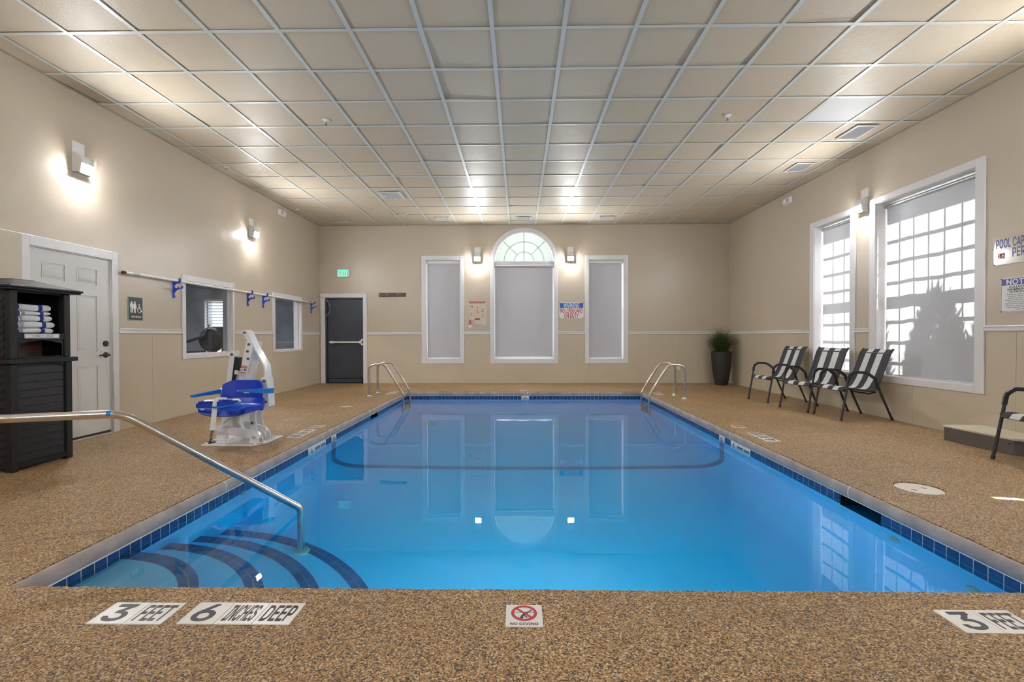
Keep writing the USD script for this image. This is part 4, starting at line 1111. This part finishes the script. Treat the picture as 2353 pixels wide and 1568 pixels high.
# ================================================================== stainless steel: ladders and the step handrail
def ladder(label, m):
    """local x runs from the deck into the pool, y along the pool edge; two rails and three treads."""
    t = thing('pool_ladder', label, 'pool ladder', m, None)
    for y in (-.262, .262):
        path = rounded([(0, y, .0), (0, y, .56), (.13, y, .60), (.29, y, .60), (.63, y, .055), (.64, y, -.2), (.62, y, -1.0)], [.22, .1, .16, .14, .1])
        obj('rail', tube(path, .0205, 16), 'steel', t)
        obj('escutcheon', move(lathe([(.0, .0), (.062, 0), (.060, .008), (.040, .014), (.026, .030), (.0, .030)], 24), 0, y, 0), 'steel', t)
    for z in (-.30, -.58, -.86):
        obj('tread', box(.585, .665, -.25, .25, z - .02, z + .012, .008), 'black_plastic', t)
    return t
lad = ladder('stainless pool ladder at the far left corner of the pool', frame((-2.772, 8.867, 0), (1, 0, 0), (0, 1, 0)))
dup(lad, frame((2.935, 8.618, 0), (-1, 0, 0), (0, -1, 0)), 'stainless pool ladder at the far right corner of the pool')

t = thing('step_handrail', 'long stainless handrail running from the left into the curved pool steps', 'handrail', at(-1.56, 3.31))
P = np.array([(-3.25, 2.24, 0), (-3.20, 2.27, .685), (-2.80, 2.50, .667), (-2.33, 2.715, .659), (-1.56, 3.31, -.115), (-1.56, 3.31, -.85)]) - np.array([-1.56, 3.31, 0])
obj('rail', tube(rounded(P, [.12, .3, .22, .06], 10), .0238, 24), 'steel', t)
obj('flange', move(lathe([(0, 0), (.062, 0), (.058, .012), (.03, .02), (0, .02)], 24), 0, 0, -.85), 'gray_metal', t)
obj('escutcheon', move(lathe([(0, 0), (.062, 0), (.058, .012), (.03, .02), (0, .02)], 24), P[0][0], P[0][1], 0), 'steel', t)
pth = rounded(P, [.12, .3, .22, .06], 10)
obj('tape_band', tube([np.array([-2.395, 2.686, .661]) - [-1.56, 3.31, 0], np.array([-2.375, 2.695, .6605]) - [-1.56, 3.31, 0]], .0246, 24), 'arm_blue', t)

# ================================================================== pool lift
t = thing('pool_lift', 'white pool access lift with a blue seat bolted to the left deck', 'pool lift', at(-3.0, 4.93))
def plate(name, pts, y, th, mat_='lift_white', par=None, bev=.004, **cd):
    return obj(name, upright(prism(Polygon(pts), -th, 0, bev), y), mat_, par or t, **cd)
obj('base_plate', prism(Polygon([(-.235, -.225), (.30, -.235), (.375, -.08), (.372, .235), (-.30, .235)]), 0, .012, .003), 'lift_white', t)
MAST = [(.005, 1.038), (.018, 1.06), (.05, 1.065), (.077, 1.047), (.088, 1.028), (-.004, .636), (-.064, .158), (-.129, .158), (-.077, .636)]
mp = plate('mast_plate', MAST, .16, .014)
plate('mast_plate', MAST, .345, .014)
obj('mast_web', [upright(prism(Polygon([(-.004, .70), (-.018, .70), (-.092, .16), (-.076, .16)]), -.17, 0), .175), upright(prism(Polygon([(.068, .96), (.052, .96), (.024, .84), (.04, .84)]), -.17, 0), .175)], 'lift_white', t)
for x, z in ((.042, 1.027), (.027, .951), (.033, .870)): obj('bolt', bolt_head((x, .16, z), (0, -1, 0), .015, .012), 'bronze', t)
arm = plate('lift_arm', [(-.046, 1.152), (-.037, 1.181), (-.018, 1.186), (.001, 1.167), (.086, .983), (.196, .792), (.209, .631), (.184, .631), (.186, .655), (.181, .774), (.163, .81), (.054, 1.028), (-.001, 1.069), (-.024, 1.106)], .195, .125, bev=.006)
obj('bolt', bolt_head((-.025, .195, 1.155), (0, -1, 0), .016, .012), 'bronze', t)
plate('seat_hanger', [(.175, .66), (.246, .66), (.264, .349), (.223, .323), (.099, .264), (.099, .292), (.208, .344), (.223, .38), (.215, .463), (.19, .60)], .15, .13, bev=.005)
obj('hanger_plate', upright(prism(Polygon([(.180, .66), (.236, .66), (.238, .57), (.18, .57)]), -.01, 0, .002), .148), 'lift_white', t)
for x, z in ((.220, .628), (.236, .400)): obj('bolt', bolt_head((x, .14, z), (0, -1, 0), .016, .014), 'bronze', t)
ST = [(-.204, .932), (-.186, .955), (-.165, .953), (-.152, .927), (-.197, .577), (-.249, .159), (-.311, .159), (-.25, .626)]
plate('strut', ST, .215, .014); plate('strut', ST, .305, .014)
obj('bolt', bolt_head((-.180, .215, .915), (0, -1, 0), .015, .012), 'bronze', t)
plate('actuator', [(-.176, .890), (-.108, .880), (-.128, .732), (-.165, .62), (-.20, .50), (-.232, .50), (-.217, .614)], .232, .062, 'black_plastic', bev=.006)
obj('actuator_rod', tube([(-.14, .262, .73), (-.185, .262, .42)], .016, 12), 'gray_metal', t)
obj('actuator_label', upright(prism(Polygon([(-.160, .74), (-.118, .735), (-.128, .69), (-.168, .695)]), -.001, 0), .2305), 'sign_white', t)
sk = plate('danger_sticker', [(-.040, .796), (.026, .790), (-.002, .668), (-.064, .672)], .1445, .0012, 'sign_white', bev=0)
obj('red_band', upright(prism(Polygon([(-.040, .796), (.026, .790), (.020, .765), (-.044, .770)]), -.0008, 0), .1428), 'ink_red', sk)
obj('lettering', xf(txt('DANGER', .014, .050, .0005, True, 0, 0, 0), frame((-.009, .1416, .780), (1, 0, -.09), (0, 0, 1))), 'sign_white', sk)
obj('lettering', xf(txt('PINCH', .009, .026, .0005, True, 0, 0, 0), frame((-.030, .1430, .752), (1, 0, -.09), (0, 0, 1))), 'ink_black', sk)
obj('lettering', xf(txt('POINT', .009, .026, .0005, True, 0, 0, 0), frame((-.033, .1430, .738), (1, 0, -.09), (0, 0, 1))), 'ink_black', sk)
obj('hand_mark', [bolt_head((.004, .1432, .745), (0, -1, 0), .008, .0008), upright(prism(Polygon([(-.003, .748), (.011, .746), (.013, .764), (.006, .752), (.002, .765), (-.001, .752), (-.006, .762)]), -.0006, 0), .1428)], 'ink_black', sk)
obj('red_band', upright(prism(Polygon([(-.048, .724), (.010, .719), (.006, .708), (-.051, .713)]), -.0008, 0), .1428), 'ink_red', sk)
obj('fine_print', [upright(prism(Polygon([(-.053 - i * .002, .704 - i * .008), (-.002 - i * .002, .701 - i * .008), (-.002 - i * .002, .699 - i * .008), (-.053 - i * .002, .702 - i * .008)]), -.0006, 0), .1428) for i in range(4)], 'ink_grey', sk)
# linkage near the ground
plate('lower_arm', [(-.129, .137), (-.067, .183), (.075, .168), (.294, .127), (.318, .097), (.314, .061), (.27, .045), (-.109, .124)], -.145, .05, bev=.006)
plate('lower_arm', [(-.10, .16), (-.04, .20), (.10, .18), (.25, .13), (.262, .09), (.22, .04), (-.08, .15)], .10, .04, bev=.006)
for x, z in ((-.008, .139), (.083, .124)): obj('bolt', bolt_head((x, -.145, z), (0, -1, 0), .012, .01), 'lift_white', t)
CL = [(.22, .012), (.235, .085), (.258, .108), (.292, .108), (.312, .085), (.325, .03), (.37, .028), (.37, .012)]
for y, dx in ((-.165, 0.), (-.085, 0.), (.06, -.045), (.15, -.045)):
    plate('clevis', [(a + dx, b) for a, b in CL], y, .014)
    obj('bolt', bolt_head((.276 + dx, y, .078), (0, -1, 0), .016, .013), 'gray_metal', t)
for x, y in ((.345, -.10), (.33, .10), (.30, -.19), (-.20, -.19), (-.05, -.20), (-.22, .12), (.22, .20)): obj('anchor_bolt', move(lathe([(0, 0), (.016, 0), (.016, .014), (.010, .018), (0, .018)], 10), x, y, .012), 'lift_white', t)
plate('lower_mast', [(.101, .300), (.16, .300), (.165, .194), (.185, .073), (.148, .020), (.084, .020)], .07, .014)
plate('lower_mast', [(.101, .300), (.16, .300), (.165, .194), (.185, .073), (.148, .020), (.084, .020)], .20, .014)
obj('bolt', bolt_head((.125, .07, .182), (0, -1, 0), .015, .012), 'bronze', t)
plate('linkage_housing', [(-.125, .235), (.0, .28), (.02, .13), (-.16, .145), (-.226, .173)], .05, .12)
plate('brace', [(.060, .30), (.052, .212), (.098, .140), (.122, .150), (.082, .212), (.088, .30)], -.09, .03)
plate('brace', [(-.19, .14), (-.03, .26), (.0, .26), (-.17, .12)], -.09, .03)
obj('pedestal', [hull([(x, y, z) for z, a in ((.012, .05), (.10, .028)) for x in (-.16 - a, -.16 + a) for y in (-a, a)]), box(-.23, -.06, -.05, .05, .012, .026, .004), box(-.165, -.155, .03, .06, .02, .16)], 'lift_white', t)
obj('rubber_foot', move(lathe([(0, 0), (.048, 0), (.046, .012), (.03, .018), (0, .018)], 20), -.20, -.13, .012), 'black_plastic', t)
hx = [(-.155 + .013 * math.cos(a) - .02 * math.sin(a / 40), -.16 + .013 * math.sin(a), .15 - a * .0022) for a in np.linspace(0, 18 * PI, 160)]
obj('coiled_cord', tube(hx, .0026, 6), 'black_plastic', t)
# moulded seat: profile swept across its width (local x), facing the camera end of the pool
def seat_shell():
    pr = [(-.375, .335), (-.36, .362), (-.30, .372), (-.15, .362), (-.02, .368), (.035, .395), (.06, .46), (.075, .56), (.085, .645)]
    pr = np.array(rounded([(a, 0, b) for a, b in pr], .05, 4))[:, [0, 2]]
    n = len(pr); ws = []
    W = 17; top, bot = [], []
    for i, (y, z) in enumerate(pr):
        f = i / (n - 1)
        half = .235 * (1 - .10 * max(0, (f - .55) / .45) ** 3 - .16 * max(0, (.18 - f) / .18) ** 2)
        for j in range(W):
            u = -1 + 2 * j / (W - 1)
            e = abs(u) ** 4
            x = .055 + half * u
            lift = .045 * e * (1 - .4 * f) if f < .62 else 0
            fwd = -.075 * e * max(0, (f - .45) / .55) ** .6
            top.append((x, y + fwd, z + lift))
    top = np.array(top).reshape(n, W, 3)
    # rounded top of the backrest
    for j in range(W):
        u = abs(-1 + 2 * j / (W - 1)); drop = .045 * max(0, (u - .55) / .45) ** 2
        top[-1, j, 2] -= drop; top[-2, j, 2] -= drop * .5
    tn = np.gradient(pr, axis=0); tn /= np.linalg.norm(tn, axis=1, keepdims=True)
    off = np.stack([np.zeros(n), tn[:, 1], -tn[:, 0]], 1)
    th = np.interp(np.linspace(0, 1, n), [0, .5, 1], [.045, .05, .026])
    bot = top + off[:, None] * th[:, None, None]
    V = np.vstack([top.reshape(-1, 3), bot.reshape(-1, 3)]); F = []; o = n * W
    for i in range(n - 1):
        for j in range(W - 1):
            a, b, c, d = i * W + j, i * W + j + 1, (i + 1) * W + j + 1, (i + 1) * W + j
            F += [[a, b, c], [a, c, d], [o + a, o + c, o + b], [o + a, o + d, o + c]]
    for i in range(n - 1):
        for j in (0, W - 1):
            a, d = i * W + j, (i + 1) * W + j
            F += [[a, d, o + d], [a, o + d, o + a]] if j == 0 else [[a, o + d, d], [a, o + a, o + d]]
    for j in range(W - 1):
        for i in (0, n - 1):
            a, b = i * W + j, i * W + j + 1
            F += [[a, o + a, o + b], [a, o + b, b]] if i == 0 else [[a, b, o + b], [a, o + b, o + a]]
    m = trimesh.Trimesh(V, F, process=False)
    m.fix_normals()
    return m
seat = obj('seat', seat_shell(), 'seat_blue', t, smooth=60)
obj('seat_label', upright(prism(rect(.04, .10, .505, .520), -.001, 0), .058), 'sign_white', seat)
obj('armrest', [hull([(-.20 + a, .03, z) for a in (-.018, .018) for z in (.505, .55)] + [(-.185 + a, -.42, z) for a in (-.016, .016) for z in (.520, .542)])], 'arm_blue', t, label='lighter blue armrest')
obj('armrest', [hull([(x, y, z) for x, y, z0, z1 in ((.375, -.06, .515, .567), (.41, -.02, .515, .567), (.115, -.17, .545, .566), (.125, -.14, .545, .566)) for z in (z0, z1)])], 'arm_blue', t, label='lighter blue armrest swung outwards')
obj('pivot', tube([(.10, -.155, .556), (.13, -.15, .556)], .008, 8), 'sign_white', t)
obj('armrest_bracket', [box(-.20, -.165, .02, .12, .46, .56, .01)], 'lift_white', t)
# folded footrest in front of the seat
fr_ = obj('footrest_post', [flatbar(rounded([(.10, -.33, .485), (.035, -.375, .495), (.02, -.385, .46), (-.008, -.385, .205)], .03), .044, .044), box(-.03, .016, -.41, -.36, .195, .215, .006)], 'lift_white', t)
obj('footrest_bar', tube(rounded([(-.10, -.36, .475), (.10, -.35, .485), (.22, -.33, .487), (.235, -.33, .465)], .02), .011, 10), 'lift_white', t)
pad = []
for k_ in range(2):
    x0, x1 = ((-.16, -.005), (.045, .20))[k_]
    pad.append(hull([(x, y, z) for x in (x0, x1) for y, z in ((-.40, .415 + .02 * k_), (-.30, .418 + .02 * k_), (-.40, .455 + .02 * k_), (-.30, .46 + .02 * k_))]))
obj('foot_pad', pad, 'seat_blue', t)
obj('pad_rib', [box(x, x + .010, -.395, -.305, .455 + .02 * (x > .02), .474 + .02 * (x > .02), .002) for x in (-.14, -.115, -.09, -.065, -.04, .06, .085, .11, .135, .16)], 'seat_blue', t)
obj('foot_pad', flatbar(rounded([(.02, -.41, .425), (.12, -.42, .43), (.215, -.39, .45), (.245, -.33, .465)], .08, 8), .05, .012, up=(0, 0, 1)), 'arm_blue', t, label='lighter blue curved rim of the footrest')
obj('seat_beam', [tube([(.05, -.25, .315), (.05, .15, .29)], .022, 10), box(-.02, .14, -.10, .16, .285, .31, .006)], 'lift_white', t)

# ================================================================== towel cabinet
t = thing('towel_cabinet', 'dark plastic towel cabinet with an open shelf beside the six-panel door', 'cabinet', at(-4.395, 4.015))
FX = .26                      # front face
Y0, Y1, X0 = -.262, .262, -.265
def post(x0, x1, y0, y1, z0, z1): return obj('corner_post', box(x0, x1, y0, y1, z0, z1, .006), 'dark_plastic', t)
for z0, z1, i in ((.0, .89, 0), (.928, 1.50, .006)):
    for x in (X0 + i, FX - .062 - i):
        for y in (Y0 + i, Y1 - .058 - i): post(x, x + .062, y, y + .058, z0, z1)
obj('back_panel', [box(X0 + .01, X0 + .03, Y0 + .03, Y1 - .03, .03, 1.515), box(FX - .05, FX - .03, Y0 + .06, Y1 - .06, 1.487, 1.51)], 'dark_plastic', t)
for s, y in ((-1, Y0 + .012), (1, Y1 - .012)):
    obj('side_panel', box(X0 + .05, FX - .05, y - .004, y + .004, .03, 1.515), 'dark_plastic', t)
    for i in range(13):
        z = .068 + i * .0662
        if z < .85: obj('slat', hull([(x, y + s * d, zz) for x in (X0 + .058, FX - .058) for d, zz in ((0, z), (.016, z + .002), (.003, z + .058), (0, z + .058))]), 'dark_plastic', t)
    for i in range(8):
        z = .945 + i * .0662
        obj('slat', hull([(x, y + s * d, zz) for x in (X0 + .064, FX - .064) for d, zz in ((0, z), (.014, z + .002), (.002, z + .058), (0, z + .058))]), 'dark_plastic', t)
fr = obj('front_panel', box(FX - .03, FX - .020, Y0 + .05, Y1 - .05, .03, .89), 'dark_plastic', t)
for i in range(12):
    z = .068 + i * .0662
    obj('slat', hull([(FX - .022 + d, y, zz) for y in (Y0 + .058, Y1 - .074) for d, zz in ((0, z), (.012, z + .002), (.003, z + .0615), (0, z + .0615))]), 'dark_plastic', t)
arc = [(Y0 + .06 + u * (Y1 - Y0 - .13), .862 + .026 * math.sin(PI * u)) for u in np.linspace(0, 1, 14)]
T = np.eye(4); T[:3, 0], T[:3, 1], T[:3, 2], T[:3, 3] = (0, 1, 0), (0, 0, 1), (1, 0, 0), (FX - .022, 0, 0)       # drawn (y, z), extruded along +x
obj('arched_rail', xf(prism(Polygon(arc + [(Y1 - .07, .89), (Y0 + .06, .89)]), 0, .018), T), 'dark_plastic', t)
obj('plinth', [box(FX - .028, FX - .006, Y0 + .058, Y1 - .058, .02, .066, .004)], 'dark_plastic', t)
obj('ledge', box(X0 - .012, FX + .022, Y0 - .022, Y1 + .040, .889, .928, .006), 'dark_plastic', t)
obj('shelf', box(X0 + .02, FX - .02, Y0 + .02, Y1 - .02, 1.128, 1.142), 'dark_plastic', t)
obj('shelf_rail', box(FX - .045, FX - .012, Y0 + .06, Y1 - .06, 1.09, 1.142, .004), 'dark_plastic', t)
ap = [(Y0 + .078, .945), (Y1 - .085, .945)] + [(Y1 - .085 - u * (Y1 - Y0 - .163), 1.052 + .032 * math.sin(PI * u)) for u in np.linspace(0, 1, 14)]
ptray = obj('return_panel', xf(prism(rect(Y0 + .06, Y1 - .06, .928, 1.09).difference(Polygon(ap)), -.012, .004), T), 'dark_plastic', t)
obj('opening_trim', xf(prism(Polygon(ap).buffer(.010).difference(Polygon(ap)), -.012, .010), T), 'dark_plastic', t)
obj('bin_liner', [box(FX - .24, FX - .23, Y0 + .05, Y1 - .05, .93, 1.09)], 'wood_dark', t)
sg = obj('label_plate', [box(FX - .012, FX - .006, -.148, .150, 1.099, 1.139, .002)], 'sign_white', t, label='white strip reading TOWELS ONLY')
Tl = frame((FX - .006, .0, 1.119), (0, 1, 0), (0, 0, 1))
obj('border', xf(prism(rect(-.140, .142, -.015, .015).difference(rect(-.138, .140, -.013, .013)), 0, .0006), Tl), 'ink_grey', sg)
obj('lettering', xf(txt('TOWELS ONLY', .016, .185, .0006, False, 0, .0, 0), Tl), 'ink_grey', sg)
obj('roof', [box(X0 - .035, FX + .040, Y0 - .040, Y1 + .055, 1.502, 1.518, .005), box(X0 - .045, FX + .052, Y0 - .050, Y1 + .066, 1.518, 1.537, .005),
             hull([(x, y, 1.537) for x in (X0 - .035, FX + .04) for y in (Y0 - .038, Y1 + .052)] + [(x, y, 1.605) for x in (-.07, .11) for y in (-.10, .10)]),
             box(-.06, .10, -.09, .09, 1.60, 1.612, .004)], 'dark_plastic', t)

def towel(x, y, z, L_, h, d, seed, stripe, label):
    r = np.random.default_rng(seed)
    tt = thing('folded_towel', label, 'towel', at(x, y, z, r.uniform(-4, 4)), None)
    n = 26; ph = np.arange(n) * 2 * PI / n
    c, s = np.cos(ph), np.sin(ph)
    base = np.c_[np.sign(c) * np.abs(c) ** .40 * d / 2, h / 2 + np.sign(s) * np.abs(s) ** .50 * h / 2]
    def prof(u, grow=0.0):
        e = 1 - .34 * max(0, (abs(u) - .90) / .10) ** 2
        w = .0015 * np.sin(ph * 3 + u * 5 + seed)
        b = base.copy(); b[:, 0] *= (1 - .06 * (1 - e)); b[:, 1] = h / 2 + (b[:, 1] - h / 2) * e
        return b + np.c_[w + grow * c, w * .6 + grow * s]
    us = np.linspace(-1, 1, 19)
    pth = [(0, u * L_ / 2, .002 * math.sin(u * 4 + seed)) for u in us]
    obj('cloth', sweep(pth, np.stack([prof(u) for u in us]), up=(0, 0, 1)), 'towel', tt, smooth=60)
    u2 = np.linspace(stripe - .13, stripe + .13, 7)
    obj('stripe', sweep([(0, u * L_ / 2, .002 * math.sin(u * 4 + seed)) for u in u2], np.stack([prof(u, .0012) for u in u2]), up=(0, 0, 1)), 'towel_stripe', tt, smooth=60, label='navy stripe')
zt = 1.1425
NUM = ('bottom', 'second', 'third', 'fourth', 'fifth')
for i, (h, L_) in enumerate(((.046, .262), (.058, .285), (.054, .255), (.034, .225), (.062, .250))):
    towel(-4.305 - .004 * i, 4.028 + .006 * (i % 2), zt, L_, h, .235, 20 + i, .28, f'white folded towel with a navy stripe, {NUM[i] if i < 4 else "top"} of the right hand pile in the cabinet')
    zt += h * .99
zt = 1.1425
for i, (h, L_) in enumerate(((.036, .17), (.054, .16), (.052, .165), (.056, .17), (.052, .175))):
    towel(-4.322 + .002 * i, 3.838 - .003 * (i % 3), zt, L_ * .72, h, .225, 40 + i, .62, f'white folded towel with a navy stripe, {NUM[i] if i < 4 else "top"} of the left hand pile in the cabinet')
    zt += h * .99

# ================================================================== potted grass in the far right corner
t = thing('potted_grass', 'tall dark planter with spiky ornamental grass in the far right corner', 'potted plant', at(4.585, 10.715))
pr = [(0, 0), (.128, 0), (.134, .012)] + [(.134 + .083 * math.sin(u * PI / 2) ** .9, .012 + u * .735) for u in np.linspace(.05, 1, 14)] + [(.217, .752), (.208, .760), (.198, .752), (.190, .70), (0, .70)]
obj('pot', lathe(pr, 48), 'pot', t, smooth=40)
obj('soil', move(lathe([(0, .712), (.12, .718), (.195, .708), (.195, .70), (0, .70)], 30), 0, 0, .0), 'soil', t)
def grass():
    r = np.random.default_rng(5); V = []; F = []
    for b in range(1000):
        th = r.uniform(0, 2 * PI); lean = r.uniform(.02, 1.0) ** .75 * 1.35; L_ = r.uniform(.38, .66) * (1.0 - .10 * lean)
        p = np.array([r.normal(0, .05), r.normal(0, .05), .715]); w = r.uniform(.0022, .0040)
        side = np.array([-math.sin(th), math.cos(th), 0]); a = lean * .62; n = 6; o = len(V)
        for k_ in range(n):
            f = k_ / (n - 1); ww = w * (1 - f) ** .6 + .0004
            V += [p - side * ww, p + side * ww]
            ang = a + lean * (.75 + .5 * r.random()) * f * f * .9
            p = p + np.array([math.cos(th) * math.sin(ang), math.sin(th) * math.sin(ang), math.cos(ang)]) * L_ / (n - 1)
            p[0] = min(p[0], XR - .01 - 4.585); p[1] = min(p[1], YB - .01 - 10.715)
        for k_ in range(n - 1):
            F += [[o + 2 * k_, o + 2 * k_ + 1, o + 2 * k_ + 3], [o + 2 * k_, o + 2 * k_ + 3, o + 2 * k_ + 2]]
    return trimesh.Trimesh(np.array(V), F, process=False)
obj('foliage', grass(), 'grass_blade', t, smooth=False)

# ================================================================== striped sling chairs
def chair_parts(t):
    pr = rounded([(.035, 0, .385), (.06, 0, .425), (.12, 0, .430), (.44, 0, .385), (.52, 0, .52), (.655, 0, .87), (.70, 0, .925)], [.03, .04, .10, .2, .06], 8)
    obj('sling', sweep(pr, np.array([(-.245, -.0018), (.245, -.0018), (.245, .0018), (-.245, .0018)])), 'sling', t, smooth=40)
    for s in (-1, 1):
        y = s * .252
        rail = rounded([(.05, y, .405), (.12, y, .418), (.45, y, .375), (.53, y, .52), (.66, y, .87), (.705, y, .93)], [.04, .09, .2, .06], 8)
        obj('side_rail', tube(rail, .0125, 12), 'black_metal', t)
        yo = s * .268
        obj('leg', tube(rounded([(.0, yo, .0), (.075, yo, .40), (.09, yo, .50)], .05), .0135, 12), 'black_metal', t)
        obj('armrest', flatbar(rounded([(.088, yo, .49), (.105, yo, .585), (.17, yo, .632), (.34, yo, .625), (.45, yo, .545), (.50, yo, .40)], [.06, .06, .14, .08], 8), .034, .017, up=(0, s, 0.02)), 'black_metal', t)
        obj('leg', tube(rounded([(.495, yo, .42), (.53, yo, .34), (.685, yo, .0)], .05), .0135, 12), 'black_metal', t)
        obj('foot_cap', tube([(.001, yo, .0), (.006, yo, .03)], .016, 12), 'black_plastic', t)
        obj('foot_cap', tube([(.685, yo, .0), (.672, yo, .03)], .016, 12), 'black_plastic', t)
    obj('cross_bar', tube([(.065, -.265, .385), (.065, .265, .385)], .011, 10), 'black_metal', t)
    obj('cross_bar', tube(rounded([(.47, -.262, .375), (.47, -.15, .335), (.47, .15, .335), (.47, .262, .375)], .08), .011, 10), 'black_metal', t)
    obj('cross_bar', tube([(.66, -.25, .872), (.66, .25, .872)], .009, 10), 'black_metal', t)
ch = thing('sling_chair', 'grey and white striped sling chair nearest the potted grass', 'chair', at(4.060, 8.05, 0, 6), 'striped sling chairs along the right wall')
chair_parts(ch)
dup(ch, at(4.085, 7.055, 0, 12), 'grey and white striped sling chair in the middle of the three, before the narrow window')
dup(ch, at(4.185, 6.445, 0, 2), 'grey and white striped sling chair before the wide window')
dup(ch, at(4.211, 4.005, 0, -8), 'grey and white striped sling chair cut off by the right picture edge', 'striped sling chairs along the right wall')

# ================================================================== low step platform
t = thing('step_platform', 'low grey step with a cream top against the right wall', 'step', at(4.72, 4.7))
pl = Polygon([(-.200, .37), (-.160, -.31), (.0, -.44), (.198, -.44), (.198, .37)])
obj('body', prism(pl.buffer(-.006, join_style=2), 0, .135, .002), 'step_gray', t)
obj('top', prism(pl, .135, .158, .004), 'step_cream', t)
for y in (.33, -.27): obj('screw', bolt_head((-.1955 + (.33 - y) * .059, y, .10), (-1, 0, 0), .006, .003), 'ink_black', t)
